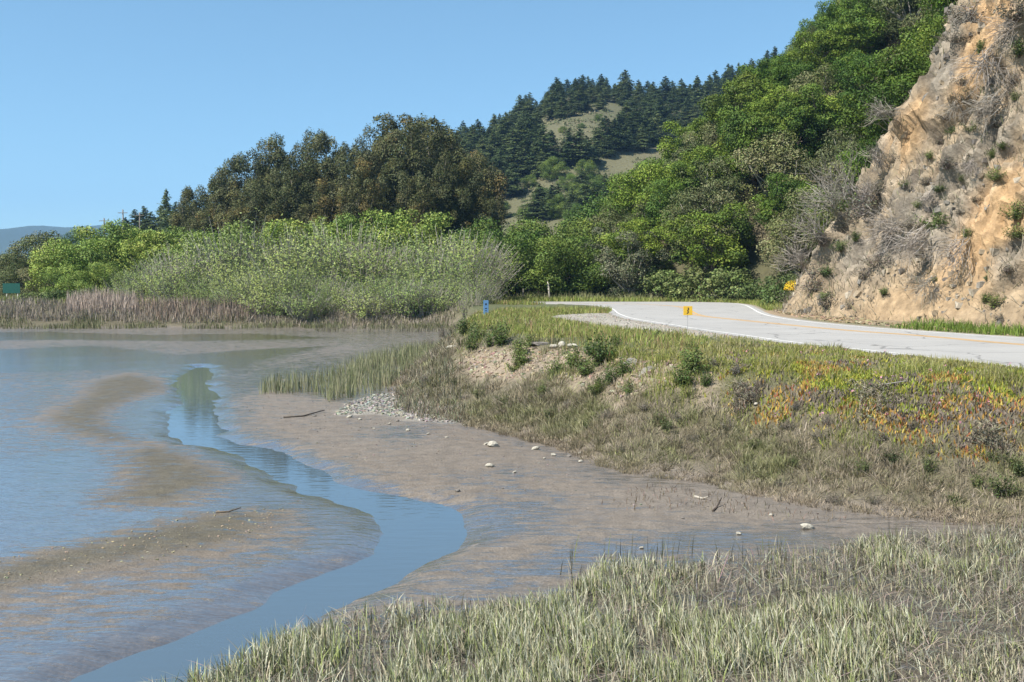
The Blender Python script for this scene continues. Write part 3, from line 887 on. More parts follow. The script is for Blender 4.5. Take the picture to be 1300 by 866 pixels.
WILC = [(0.215, 0.275, 0.078), (0.19, 0.25, 0.075), (0.24, 0.295, 0.084), (0.175, 0.225, 0.072)]
WILP = [willow_proto(230 + i, 6.6, 3.6, 250, 27, 0.17, WILC, (0.36, 0.33, 0.285), 0.028) for i in range(3)]
WILS = [willow_proto(236 + i, 4.0, 2.7, 190, 14, 0.18, WILC, (0.38, 0.345, 0.30), 0.026) for i in range(2)]
BARP = [willow_proto(240 + i, 4.2, 2.4, 190, 9, 0.14, WILC, (0.30, 0.27, 0.235), 0.022) for i in range(2)]
DRKP = [broad_proto(250 + i, 7.0, 4.4, 0.2, 50, 17000, 0.21, [(0.08, 0.125, 0.026), (0.10, 0.15, 0.03), (0.135, 0.19, 0.036)], rc=0.29, vert=0.8, nlimb=9) for i in range(3)]
SHRC = [(0.13, 0.17, 0.05), (0.11, 0.145, 0.045), (0.15, 0.185, 0.065)]
SHRP = [broad_proto(260 + i, 2.0, 1.5, 0.0, 26, 3000, 0.15, SHRC, rc=0.34, vert=0.8, nlimb=8, trunk_r=0.04) for i in range(3)]

def place_row(name, protos, spots, labelf, cat_, group, seed):
    """spots: (u, Y, ground z, scale, widen); sorted left to right so that the labels can count"""
    rs = RS(seed)
    spots = sorted(spots, key=lambda q: q[0])
    for i, (u, Y, z, sc, wd) in enumerate(spots):
        x = (u - 650) / FPX * Y
        p = protos[rs.randint(len(protos))]
        plant(name, p, (x, Y, z), rs.uniform(0, TAU), (sc * wd, sc * wd, sc), labelf(i + 1, len(spots)), cat_, group)

# eucalyptus grove: three rows, tops following the photograph's skyline
rs = RS(5)
def interp_px(u, table):
    t = np.array(table, float); return float(np.interp(u, t[:, 0], t[:, 1]))
EUC_TOP = [(235, 250), (250, 228), (300, 196), (345, 184), (400, 166), (440, 160), (480, 154), (515, 150), (560, 158), (600, 184), (628, 222)]
for row, (Y, step, drop, rown) in enumerate([(158, 27, 0, "back"), (147, 33, 20, "middle"), (138, 36, 48, "front")]):
    sp = []
    u = 246 + row * 9
    while u < 622:
        v = interp_px(u, EUC_TOP) + drop + rs.uniform(-12, 20)
        topz = PD(u, v, Y)[2]
        sc = (topz - 1.0) / 27.0
        sp.append((u, Y + rs.uniform(-4, 4), 1.0, sc, rs.uniform(0.85, 1.15) * min(1.5, 0.85 / max(sc, 0.45) ** 0.5)))
        u += step * rs.uniform(0.8, 1.2)
    place_row("eucalyptus_tree", EUCP, sp, lambda i, n, r=rown: f"tall olive-brown eucalyptus, {ordw(i)} from left in the grove's {r} row", "tree", "eucalyptus grove", 50 + row)
pt = PD(516, 138, 150)
plant("eucalyptus_tree", EUCOPEN, (pt[0], 150, 1.0), 0.6, ((pt[2] - 1) / 28,) * 3, "tallest eucalyptus with open tufted crown rising above the grove", "tree", "eucalyptus grove")

# conifers on the far hill
BARE = [np.array(q) for q in ([(684, 172), (696, 152), (755, 136), (806, 138), (780, 168), (740, 182), (698, 196)], [(628, 250), (640, 236), (690, 222), (740, 205), (745, 226), (700, 252), (660, 282), (632, 278)])]
rs = RS(77)
con = []
yy_ = np.arange(182.0, 500.0, 2.0)
for v0 in np.arange(112, 290, 10.5):
    for u0 in np.arange(552, 985, 11.5):
        u = u0 + rs.uniform(-6, 6); v = v0 + rs.uniform(-5, 5)
        if u > 770 and v > 195 or u > 870 and v > 160: continue
        q = np.array([inside(np.array([u]), np.array([v - 5]), Q)[0] or inside(np.array([u]), np.array([v - 14]), Q)[0] for Q in BARE])
        if q[0] or (q[1] and rs.rand() > 0.06): continue
        if v > 215 and u > 690 and rs.rand() < 0.5: continue
        d_ = ray(u, v); t_ = yy_ / d_[1]
        hz_ = far_hill_z(d_[0] * t_, yy_)
        below = CAMH + d_[2] * t_ <= hz_
        if not below.any(): continue
        m_ = int(np.argmax(below)); X, Y = float(d_[0] * t_[m_]), float(yy_[m_])
        con.append((X, Y, float(hz_[m_]), u, v))
# a line of trees along the crest itself
for u in np.arange(556, 985, 9.0):
    u += rs.uniform(-3, 3); Y = rs.uniform(480, 492); X = (u - 650) / FPX * Y
    con.append((X, Y, float(far_hill_z(np.array(X), np.array(Y))), u, 0))
print("conifers", len(con))
con.sort(key=lambda c: c[3])
def band(y0, y1, u0, u1): return [c for c in con if y0 <= c[1] < y1 and u0 <= c[3] < u1]
for lst, where in ((band(0, 330, 0, 690), "lower slope left of the bare patches"), (band(0, 330, 690, 2000), "lower slope by the bare patches"), (band(330, 430, 0, 690), "middle slope left of the bare patches"),
                   (band(330, 430, 690, 2000), "middle slope by the bare patches"), (band(430, 999, 0, 740), "left skyline ridge"), (band(430, 999, 740, 2000), "right skyline ridge")):
    for i, (X, Y, z, uu, vv) in enumerate(lst):
        sc = rs.uniform(0.42, 0.85) * (0.8 if Y < 300 else 1.0)
        plant("conifer_tree", CONP[rs.randint(5)], (X, Y, z - 0.3), rs.uniform(0, TAU), (sc * rs.uniform(1.4, 2.3), sc * rs.uniform(1.4, 2.3), sc), f"dark conifer, {ordw(i + 1)} from left on the far hill's {where}", "tree", "conifers on the far hill")
# round green shrubs dotted over the bare patches of the far hill
k = 0
for (u, v, r) in [(672, 230, 9), (703, 214, 14), (650, 240, 8), (690, 248, 12), (722, 232, 12), (735, 250, 16), (640, 262, 7), (712, 262, 15), (745, 215, 12), (715, 165, 5), (738, 160, 4), (760, 150, 5), (668, 270, 12), (735, 275, 16), (755, 236, 14)]:
    best = None
    for Y in np.arange(185, 480, 3.0):
        q = PD(u, v + r, Y)
        if q[2] <= far_hill_z(np.array(q[0]), np.array(Y)): best = q; break
    if best is None: continue
    k += 1
    s = r * 2 * best[1] / FPX / 8.0
    plant("round_shrub", DRKP[k % 3], (best[0], best[1], best[2] - 0.4 * s), k, (s * 1.1, s * 1.1, s * 1.1), f"round green shrub on the bare hillside, number {k} counted from the bottom gap".replace(f"number {k} counted from the bottom gap", f"{ordw(k)} of those dotting the open grass"), "shrub", "shrubs on the open far hillside")

# small dark trees on the low rise at far left
sp = [(152, 250, 14, 0.30, 2.2), (162, 250, 14, 0.42, 2.2), (174, 252, 15, 0.50, 2.1), (185, 252, 15, 0.55, 2.0), (194, 248, 14, 0.5, 2.2), (207, 250, 15, 0.55, 2.0), (214, 245, 16, 0.72, 1.3), (226, 240, 14, 0.62, 1.9), (240, 240, 14, 0.68, 1.9)]
place_row("conifer_tree", CONP, sp, lambda i, n: f"small dark conifer left of the eucalyptus grove, {ordw(i)} from left on the low rise", "tree", "conifers on the low rise", 3)
plant("cypress_tree", DRKP[1], ((96 - 650) / FPX * 200, 200, 7.0), 1.0, (0.75, 0.75, 1.0), "lone dark rounded tree on the skyline above the left willows", "tree")
plant("cypress_tree", DRKP[2], ((130 - 650) / FPX * 200, 200, 7.0), 2.0, (0.6, 0.6, 0.85), "small dark tree top beside a utility pole on the left skyline", "tree")

# bright willow and alder trees beyond the reeds
rs = RS(9)
ALD_TOP = [(-60, 322), (0, 322), (45, 300), (75, 300), (105, 290), (150, 284), (200, 286), (250, 284), (300, 290), (335, 296), (370, 274), (410, 276), (450, 276), (490, 278), (522, 264), (560, 288), (600, 285), (640, 282)]
sp = []
for u, Y, dv in [(85, 108, 8), (118, 105, 0), (140, 110, 0), (95, 102, 34), (130, 100, 46), (165, 108, 4), (190, 106, 0), (215, 110, 0), (240, 107, 2), (268, 109, 0), (295, 106, 0), (322, 108, 4), (350, 106, 8), (372, 104, 0), (398, 106, 0), (425, 105, 4), (452, 107, 0), (478, 106, 0), (505, 104, 6), (524, 105, 0), (550, 107, 0), (580, 108, 4)]:
    top = PD(u, interp_px(u, ALD_TOP) + dv + rs.uniform(-2, 5), Y)[2]
    sc = (top - 1.2) / 8.9
    sp.append((u, Y, 1.0, sc, rs.uniform(0.95, 1.15) / max(0.7, sc) ** 0.4))
place_row("alder_tree", ALDP, sp, lambda i, n: f"bright spring-green leafy tree beyond the reeds, {ordw(i)} from left", "tree", "green trees beyond the reeds", 21)
sp = []
for u, Y, dv in [(-50, 112, 0), (0, 114, 6), (22, 111, 14), (48, 114, 0), (44, 110, 24), (68, 112, 4), (66, 108, 30)]:
    top = PD(u, interp_px(u, ALD_TOP) + dv + rs.uniform(-2, 5), Y)[2]
    sp.append((u, Y, 1.0, (top - 1.2) / 8.5, 1.1))
place_row("willow_tree", DULLP, sp, lambda i, n: f"dull grey-green willow tree behind the green sign, {ordw(i)} from left", "tree", "willows behind the green sign", 25)
sp = [(30, 90, 1.2, 0.62, 1.6), (48, 91, 1.3, 0.72, 1.5), (66, 90, 1.3, 0.62, 1.6), (84, 91, 1.3, 0.8, 1.5), (104, 91, 1.3, 0.85, 1.4), (122, 92, 1.3, 0.7, 1.5)]
place_row("low_shrub", SHRP, sp, lambda i, n: f"low rounded olive shrub between the left reeds and trees, {ordw(i)} from left", "shrub", "low shrubs behind the left reeds", 26)
# grey-green twiggy willow thicket in front
sp = []
for row, (Y, u0, u1, st, hgt) in enumerate([(100, 165, 585, 24, 8.0), (96, 185, 597, 25, 7.0), (91.5, 230, 606, 25, 5.6), (87.0, 300, 604, 24, 4.6)]):
    u = u0
    while u < u1:
        sp.append((u + rs.uniform(-5, 5), Y + rs.uniform(-1.2, 1.2), max(0.5, 1.1 - row * 0.2), hgt / 6.6 * rs.uniform(0.6, 1.45), rs.uniform(0.95, 1.15)))
        u += st * rs.uniform(0.85, 1.15)
sp.sort()
place_row("willow_bush", WILP, sp, lambda i, n: f"grey-green twiggy willow bush behind the reeds, {ordw(i)} from left", "bush", "willow thicket behind the reeds", 22)
place_row("low_willow", WILS, [(u_, 83.6 + rs.uniform(-0.8, 1.0), 0.6, rs.uniform(0.5, 1.15), rs.uniform(0.8, 1.1)) for u_ in list(range(340, 420, 24)) + list(range(445, 520, 24)) + list(range(535, 600, 20))], lambda i, n: f"low leafy willow at the front edge of the thicket, {ordw(i)} from left", "bush", "front edge of the willow thicket", 27)
place_row("bare_willow", BARP, [(560, 88, 0.8, 0.95, 1.0), (585, 86, 0.9, 1.05, 1.0), (604, 84, 1.0, 0.95, 0.9), (597, 78, 0.8, 0.8, 0.6)], lambda i, n: f"nearly leafless pale grey willow stems left of the blue marker, {ordw(i)} from left", "bush", "bare willows near the marker", 23)

# dark rounded trees across the road, centre
sp = [(618, 112, 1.0, 1.05, 1.0), (652, 108, 1.2, 1.05, 1.1), (690, 106, 1.2, 1.0, 1.1), (722, 107, 1.3, 0.95, 1.0), (640, 122, 1.2, 1.35, 1.0), (680, 124, 1.5, 1.3, 1.0), (715, 122, 1.5, 1.35, 1.0), (748, 116, 1.7, 1.3, 0.95), (600, 128, 1.0, 1.25, 1.0), (745, 107, 1.5, 0.75, 1.0), (770, 128, 3.0, 1.6, 0.9)]
place_row("dark_tree", DRKP, sp, lambda i, n: f"rounded dark-green tree across the road in the valley mouth, {ordw(i)} from left", "tree", "trees across the road", 24)

# evergreen trees on the wooded slope
rs = RS(31)
pts = []
tries = 0
while len(pts) < 135 and tries < 20000:
    tries += 1
    s = rs.uniform(S_CLIFF + 3.5, S_CLIFF + 105); d = rs.uniform(1.0, 42)
    p = hill_xyz(np.array(s), np.array(d))
    u, v = project(p)
    if u < 740 or u > 1250 or v < -120: continue
    if s < S_CLIFF + 9 and d < 3: continue
    if any(np.linalg.norm(p - q[0]) < 3.5 for q in pts): continue
    pts.append((p, float(u), float(v)))
pts.sort(key=lambda q: q[1])
low = [q for q in pts if q[2] > 300]; midd = [q for q in pts if 170 < q[2] <= 300]; high = [q for q in pts if q[2] <= 170]
for lst, where in ((low, "foot of the wooded slope"), (midd, "middle of the wooded slope"), (high, "upper wooded slope")):
    for i, (p, u, v) in enumerate(lst):
        dull = rs.rand() < (0.4 if u < 850 else 0.2)
        pr = DULLP[rs.randint(2)] if dull else BAYP[rs.randint(5)]
        sc = rs.uniform(0.72, 1.05)
        if p[0] > 30: sc *= 0.92
        e = plant("evergreen_tree", pr, (p[0], p[1], p[2] - 0.5), rs.uniform(0, TAU), (sc, sc, sc * rs.uniform(0.9, 1.1)),
              (f"dull grey-green evergreen tree, {ordw(i + 1)} from left on the {where}" if dull else f"glossy green evergreen tree, {ordw(i + 1)} from left on the {where}"), "tree", "evergreens on the slope")

# low scrub speckling the open grass of the far hill (uncountable)
rs = RS(88)
X_ = rs.uniform(-20, 90, 9000); Y_ = rs.uniform(190, 480, 9000)
Z_ = far_hill_z(X_, Y_); k = rs.rand(9000) < sstep(0.42, 0.6, fbm(X_ / 7, Y_ / 9, 3, 901)); X_, Y_, Z_ = X_[k], Y_[k], Z_[k]
n = len(X_); nl = 7
pos = np.repeat(np.stack([X_, Y_, Z_ + 0.35], 1), nl, 0) + rs.normal(0, 0.4, (n * nl, 3)) * [1, 1, 0.6]
c_ = np.repeat(np.array([(0.11, 0.13, 0.05), (0.15, 0.15, 0.075), (0.20, 0.18, 0.10), (0.085, 0.11, 0.04)])[rs.randint(0, 4, n)], nl, 0)
Lq = leaves(pos, rs.normal(0, 0.6, (n * nl, 3)) + [-0.3, -0.4, 0.8], 0.7, rs, 1.4, c_ * (1 + rs.normal(0, 0.15, (n * nl, 1))))
tag(obj("hill_scrub", mesh("hill_scrub", Lq[0], Lq[1], M_LEAF, Lq[2])), "low scrub and grass tufts on the far hill's clearings", None, None, "stuff")

# ================================================================== low vegetation (uncountable: stuff)
def scatter(pts_poly, density, rs):
    lo = pts_poly.min(0); hi = pts_poly.max(0)
    n = int((hi[0] - lo[0]) * (hi[1] - lo[1]) * density)
    x = rs.uniform(lo[0], hi[0], n); y = rs.uniform(lo[1], hi[1], n)
    k = inside(x, y, pts_poly)
    return x[k], y[k]

def onground(x, y):
    return np.stack([x, y, ground_z(x, y) - 0.01], 1)

def in_view(x, y, marg=0.04):
    a = x / np.maximum(y, 0.1)
    return (np.abs(a) < 0.52 + marg) & (y > 7.0)

def stuff(name, parts, mat, label):
    c = cat(parts)
    return tag(obj(name, mesh(name, c[0], c[1], mat, c[2])), label, None, None, "stuff")

# --- foreground cordgrass
rs = RS(400)
FG_px = [(150, 905), (215, 882), (270, 850), (330, 822), (400, 795), (470, 780), (540, 772), (620, 772), (690, 768), (730, 750), (760, 722), (800, 720), (860, 722), (930, 712), (1000, 708), (1060, 700), (1150, 684), (1300, 672), (1420, 672), (1700, 1150), (0, 1150)]
FG = poly(FG_px, 0.03)
x, y = scatter(FG, 2300, rs)
k = in_view(x, y); x, y = x[k], y[k]
dE = seg_dist(x, y, FG[:20], closed=False)
u_, v_ = project(np.stack([x, y, x * 0], 1))
bare = np.clip(sstep(800, 960, u_) * sstep(850, 760, v_) * (0.5 + 1.0 * sstep(0.35, 0.6, fbm(x / 0.8, y / 0.8, 3, 505))), 0, 1)            # thin muddy, stalky part on the right
rightdry = sstep(1050, 1200, u_) * sstep(760, 840, v_)
clumpn = fbm(x / 0.45, y / 0.45, 3, 500); patch = fbm(x / 1.6, y / 1.6, 3, 501)
keepp = (0.12 + 1.5 * sstep(0.36, 0.60, clumpn)) * (1 - 0.93 * bare) * (0.35 + 0.65 * sstep(0.0, 0.5, dE)) * (1 - 0.5 * rightdry)
k = rs.rand(len(x)) < keepp * 0.85
x, y, bare, patch, rightdry = x[k], y[k], bare[k], patch[k], rightdry[k]
n = len(x)
h = rs.uniform(0.10, 0.28, n) * (0.75 + 0.6 * patch) * (1 - 0.25 * bare) * (1 - 0.45 * rightdry)
green = np.array([0.27, 0.29, 0.14]); silver = np.array([0.50, 0.50, 0.37]); straw = np.array([0.48, 0.43, 0.30]); dark = np.array([0.09, 0.085, 0.05]); lime = np.array([0.30, 0.34, 0.12])
r = rs.rand(n)
pick = np.where(r < 0.27, 0, np.where(r < 0.52, 1, np.where(r < 0.74, 2, np.where(r < 0.90, 3, 4))))
pick = np.where((rs.rand(n) < 0.55 * np.maximum(bare, rightdry)), np.where(rs.rand(n) < 0.5, 2, 3), pick)
colr = np.stack([green, silver, straw, dark, lime])[pick] * (1 + rs.normal(0, 0.18, (n, 1)))
az = rs.normal(2.2, 1.3, n)
B1 = blades(onground(x, y), h, rs.uniform(0.007, 0.0155, n), 0.34, rs, np.clip(colr, 0.02, 0.8), curl=0.6, az=az)
# flattened dead litter between the blades
x2, y2 = scatter(FG, 320, rs); k = in_view(x2, y2); x2, y2 = x2[k], y2[k]; n = len(x2)
b = onground(x2, y2); b[:, 2] += rs.uniform(0.0, 0.06, n)
B2 = blades(b, rs.uniform(0.08, 0.22, n), rs.uniform(0.005, 0.010, n), 2.2, rs, jitter(rs, (0.27, 0.24, 0.185), n, 0.3), curl=0.4)
stuff("marsh_grass", [B1, B2], M_GRASS, "silvery green cordgrass filling the foreground marsh edge")

# --- upright dead stalks at the marsh edge
x, y = scatter(poly([(700, 762), (720, 705), (860, 700), (960, 705), (1060, 690), (1190, 672), (1300, 668), (1300, 790), (1100, 820), (900, 790)], 0.03), 75, rs)
cl = fbm(x / 0.5, y / 0.5, 2, 510); k = cl > 0.47; x, y = x[k], y[k]; n = len(x)
B3 = blades(onground(x, y), rs.uniform(0.12, 0.36, n), rs.uniform(0.007, 0.012, n), 0.2, rs, np.clip(np.array([(0.09, 0.085, 0.055), (0.22, 0.21, 0.12), (0.34, 0.30, 0.22), (0.16, 0.18, 0.07)])[rs.randint(0, 4, n)] * (1 + rs.normal(0, 0.25, (n, 1))), 0.02, 0.6), curl=0.3)
x, y = scatter(poly([(760, 640), (830, 615), (930, 630), (1010, 650), (1100, 662), (1000, 665), (900, 650), (800, 650)], 0.03), 60, rs); n = len(x)
B4 = blades(onground(x, y), rs.uniform(0.05, 0.14, n), rs.uniform(0.008, 0.014, n), 0.5, rs, jitter(rs, (0.17, 0.13, 0.09), n, 0.3))
stuff("dead_stalks", [B3, B4], M_DRY, "dark dead stalks standing at the marsh grass edge")

# --- bank: pickleweed mat, mixed grass, ice plant
rs = RS(420)
BANK = np.vstack([toe[:22], poly([(612, 400), (640, 420), (700, 430), (800, 445), (880, 458), (1000, 466), (1150, 470), (1300, 474)], ZR)])
x = np.concatenate([rs.uniform(-6, 13, 100000), rs.uniform(-2.5, 12, 230000)]); y = np.concatenate([rs.uniform(27, 62, 100000), rs.uniform(13.5, 27, 230000)])
k = in_view(x, y); x, y = x[k], y[k]
dL_ = sdist(x, y, LAND); dU_ = sdist(x, y, UPL)
dR_ = sdist(x, y, ROAD_POLY); dP_ = sdist(x, y, PULL); dE_ = sdist(x, y, EROD)
k = (dL_ > -0.15 + 0.5 * (fbm(x / 0.8, y / 0.8, 3, 520) - 0.4)) & (dR_ < -0.5) & (dP_ < -0.15) & ((dE_ + (fbm(x / 0.8, y / 0.8, 3, 71) - 0.5) * 1.6 < 0.0) | (rs.rand(len(x)) < 0.3)) & (rs.rand(len(x)) < 0.5 + 0.9 * sstep(0.36, 0.6, fbm(x / 0.7, y / 0.7, 3, 519)))
x, y, dL_, dU_, dR_ = x[k], y[k], dL_[k], dU_[k], dR_[k]
t = np.clip(dL_ / np.maximum(dL_ - dU_, 1e-3), 0, 1); t = np.where(dU_ > 0, 1, t)
base = onground(x, y)
u_, v_ = project(base)
# per-blade probability to keep, thinner far away where blades are drawn wider
lowz = sstep(0.92, 0.50, t + (fbm(x / 1.2, y / 1.2, 3, 521) - 0.5) * 0.6)
toez = sstep(0.16, 0.03, t)
ice = sstep(-20, 20, sdist(u_, v_, np.array([(935, 470), (1010, 460), (1090, 470), (1300, 476), (1310, 585), (1180, 575), (1060, 540), (960, 525), (930, 500)])) + (fbm(x / 0.7, y / 0.7, 3, 522) - 0.5) * 90) 
isice = rs.rand(len(x)) < ice * 0.95
n = len(x)
pk = np.array([0.29, 0.25, 0.165]); pk2 = np.array([0.335, 0.285, 0.215]); pk3 = np.array([0.205, 0.205, 0.10]); gg = np.array([0.20, 0.235, 0.06]); gy = np.array([0.31, 0.30, 0.095]); gs = np.array([0.36, 0.32, 0.19])
ng = fbm(x / 0.9, y / 0.9, 3, 523); ng2 = fbm(x / 2.4, y / 2.4, 3, 524)
c_low = np.where((rs.rand(n) < 0.42)[:, None], pk, np.where((rs.rand(n) < 0.45)[:, None], pk2, pk3))
c_low = c_low * (1 - 0.55 * sstep(0.52, 0.68, ng)[:, None]) + np.array([0.19, 0.215, 0.08]) * 0.55 * sstep(0.52, 0.68, ng)[:, None]
c_low = c_low * (1 - 0.6 * toez[:, None]) + np.array([0.30, 0.245, 0.175]) * 0.6 * toez[:, None]
c_hi = np.where((rs.rand(n) < 0.25 + 0.5 * sstep(0.4, 0.6, ng2))[:, None], gg, np.where((rs.rand(n) < 0.7)[:, None], gy, gs))
islow = rs.rand(n) < lowz
colr = np.where(islow[:, None], c_low, c_hi) * (1 + rs.normal(0, 0.2, (n, 1)))
dist = np.maximum(base[:, 1], 12)
hh = np.where(islow, rs.uniform(0.10, 0.24, n), rs.uniform(0.10, 0.26, n)) * (0.7 + 0.6 * ng)
hh = hh * (1 - 0.45 * toez) * (0.45 + 0.55 * sstep(-0.6, -2.2, dR_))
ww = np.where(islow, 0.014, 0.014) * np.clip(dist / 20, 0.9, 2.6) * rs.uniform(0.6, 1.3, n)
k = ~isice
kl = np.where(k & islow)[0]
cen = rs.choice(kl, 2600, replace=False)                    # low domed mats of wiry stems
B = []
nb_ = 22
cr0 = rs.uniform(0.10, 0.30, len(cen)) * np.clip(base[cen, 1] / 22, 0.9, 1.6)
an = rs.uniform(0, TAU, (len(cen), nb_)); rr = np.sqrt(rs.rand(len(cen), nb_))
bx = base[cen, 0][:, None] + np.cos(an) * rr * cr0[:, None] * 0.6; by = base[cen, 1][:, None] + np.sin(an) * rr * cr0[:, None] * 0.6
bb = onground(bx.ravel(), by.ravel())
ccol = np.repeat(colr[cen] * rs.uniform(0.75, 1.2, (len(cen), 1)), nb_, 0) * (1 + rs.normal(0, 0.16, (len(bb), 1)))
hgt_ = (np.repeat(cr0, nb_) * rs.uniform(0.5, 1.0, len(bb))) * (1 - 0.4 * np.repeat(toez[cen], nb_))
B.append(blades(bb, hgt_, np.repeat(ww[cen], nb_) * 0.85, 0.9, rs, np.clip(ccol, 0.02, 0.8), curl=0.1, az=an.ravel()))
ks = rs.choice(kl, int(len(kl) * 0.42), replace=False)
B.append(blades(base[ks], hh[ks] * 0.5, ww[ks], 1.1, rs, np.clip(colr[ks], 0.02, 0.8), curl=0.2))
stuff("pickleweed_mat", B, M_GRASS, "grey-brown tangled salt-marsh plants on the lower bank")
hh = hh * (0.28 + 0.85 * sstep(0.35, 0.7, ng))
B = [blades(base[k & ~islow], hh[k & ~islow], ww[k & ~islow], 0.5, rs, np.clip(colr[k & ~islow], 0.02, 0.8))]
# thin tawny seed stalks along the upper bank edge
m = 900
xs_ = rs.uniform(0.5, 8, m); ys_ = rs.uniform(21, 46, m)
kk = (sdist(xs_, ys_, UPL) > -0.8) & (sdist(xs_, ys_, UPL) < 2.0) & (sdist(xs_, ys_, ROAD_POLY) < -0.8)
xs_, ys_ = xs_[kk], ys_[kk]; m = len(xs_)
B.append(blades(onground(xs_, ys_), rs.uniform(0.3, 0.65, m), rs.uniform(0.008, 0.014, m), 0.15, rs, jitter(rs, (0.30, 0.21, 0.11), m, 0.25)))
stuff("bank_grass", B, M_GRASS, "green and yellow grass along the top of the roadside bank")
# ice plant: short fat fingers in green, yellow, orange and red
bi = base[isice]; n = len(bi)
pi = fbm(bi[:, 0] / 0.55, bi[:, 1] / 0.55, 3, 530); pj = fbm(bi[:, 0] / 0.9, bi[:, 1] / 0.9, 3, 531); ui, vi = u_[isice], v_[isice]
redness = 0.85 * sstep(0.46, 0.66, pj + sstep(480, 540, vi) * 0.12 - 0.06)
cg = np.where((rs.rand(n) < 0.55)[:, None], [0.20, 0.255, 0.04], [0.30, 0.29, 0.05])
cr_ = np.where((rs.rand(n) < 0.5)[:, None], [0.38, 0.24, 0.06], np.where((rs.rand(n) < 0.4)[:, None], [0.33, 0.13, 0.06], [0.36, 0.30, 0.08]))
ci = np.where((rs.rand(n) < redness)[:, None], cr_, cg) * (1 + rs.normal(0, 0.2, (n, 1)))
brown = (rs.rand(n) < 0.7 * sstep(0.47, 0.60, pi))[:, None]
ci = np.where(brown, np.array([0.19, 0.16, 0.125]), ci)
Bi = [blades(bi, rs.uniform(0.06, 0.13, n), rs.uniform(0.022, 0.04, n), 0.55, rs, np.clip(ci, 0.02, 0.8), curl=0.2)]
stuff("ice_plant", Bi, M_WAXY, "fleshy ice plant mat turning orange and red beside the road")
nf = 45
idx = rs.choice(n, nf, replace=False)
pos = bi[idx] + np.array([0, 0, 0.15]); pos = np.repeat(pos, 5, 0) + rs.normal(0, 0.018, (nf * 5, 3))
L_ = leaves(pos, rs.normal(0, 0.4, (nf * 5, 3)) + [0, 0, 1], 0.05, rs, 1.4, jitter(rs, (0.50, 0.24, 0.30), nf * 5, 0.2))
stuff("ice_plant_flowers", [L_], M_LEAF, "scattered pink flowers on the ice plant mat")

# --- grass beside and beyond the road, and the verge under the cliff
rs = RS(440)
def strip_grass(xy_line, halfw, dens, h0, h1, cols, wid, lean=0.35):
    L_ = smooth_line(xy_line, 200, 2)
    seglen = np.linalg.norm(np.diff(L_, axis=0), axis=1).sum()
    n = int(seglen * 2 * halfw * dens)
    i = rs.randint(0, 199, n); f = rs.rand(n)
    p = L_[i] * (1 - f)[:, None] + L_[i + 1] * f[:, None]
    tt = L_[np.minimum(i + 1, 199)] - L_[i]; tt /= np.linalg.norm(tt, axis=1)[:, None] + 1e-9
    off = rs.uniform(-halfw, halfw, n)
    p = p + np.stack([tt[:, 1], -tt[:, 0]], 1) * off[:, None]
    k = (sdist(p[:, 0], p[:, 1], ROAD_POLY) < -0.45) & (sdist(p[:, 0], p[:, 1], PULL) < -0.1); p = p[k]; n = len(p)
    c = np.array(cols)[rs.randint(0, len(cols), n)] * (1 + rs.normal(0, 0.2, (n, 1)))
    cl = fbm(p[:, 0] / 1.1, p[:, 1] / 1.1, 3, 77)
    return blades(onground(p[:, 0], p[:, 1]), rs.uniform(h0, h1, n) * (0.4 + 1.2 * cl), wid * rs.uniform(0.6, 1.3, n), lean, rs, np.clip(c, 0.02, 0.7))
GC = [(0.21, 0.27, 0.06), (0.27, 0.30, 0.08), (0.32, 0.31, 0.11), (0.18, 0.24, 0.05)]
far_line = RR[120:235]; fo = far_line + edge_n(RR)[120:235] * 2.2
B = [strip_grass(fo[::4], 2.2, 34, 0.25, 0.6, GC, 0.06)]
B.append(strip_grass(fo[::4] + np.array([0, 3.0]), 2.4, 24, 0.5, 1.0, [(0.28, 0.27, 0.15), (0.2, 0.22, 0.08), (0.25, 0.26, 0.12)], 0.045))
stuff("far_verge_grass", B, M_GRASS, "long green grass on the far verge of the road")
near_line = (RL + edge_n(RL) * -2.2)[132:215]
B = [strip_grass(near_line[::3], 2.0, 55, 0.25, 0.5, GC + [(0.30, 0.22, 0.11)], 0.04)]
mpoly = poly([(615, 402), (640, 395), (700, 394), (760, 393), (778, 394), (772, 398), (690, 400), (670, 410), (640, 412)], ZR)
x, y = scatter(mpoly, 60, rs); n = len(x)
B.append(blades(onground(x, y), rs.uniform(0.18, 0.42, n), rs.uniform(0.02, 0.04, n), 0.35, rs, np.clip(np.array(GC + [(0.33, 0.24, 0.12)])[rs.randint(0, 5, n)] * (1 + rs.normal(0, 0.2, (n, 1))), 0.02, 0.7)))
x, y = scatter(poly([(598, 414), (612, 401), (690, 402), (705, 408), (745, 414), (790, 421), (840, 426), (900, 432), (890, 450), (800, 438), (720, 430), (640, 424)], ZR), 80, rs)
k = sdist(x, y, PULL) < -0.15; x, y = x[k], y[k]; n = len(x)
B.append(blades(onground(x, y), rs.uniform(0.12, 0.34, n), rs.uniform(0.014, 0.03, n), 0.35, rs, np.clip(np.array(GC + [(0.30, 0.22, 0.11)])[rs.randint(0, 5, n)] * (1 + rs.normal(0, 0.2, (n, 1))), 0.02, 0.7)))
stuff("roadside_grass", B, M_GRASS, "green grass around the blue marker and gravel turnout")
cv = (RR + edge_n(RR) * 1.6)[6:62]
cu, _cv = project(np.c_[cv, np.full(len(cv), ZR)])
cv = cv[cu > 1135]
B = [strip_grass(cv[::3], 1.1, 110, 0.18, 0.42, [(0.12, 0.19, 0.03), (0.16, 0.23, 0.04), (0.10, 0.16, 0.03)], 0.03)]
cv = (RR + edge_n(RR) * 1.9)[78:125]
B.append(strip_grass(cv[::3], 1.3, 50, 0.2, 0.5, GC, 0.035))
stuff("cliff_foot_grass", B, M_GRASS, "lush green grass between road and cliff foot")

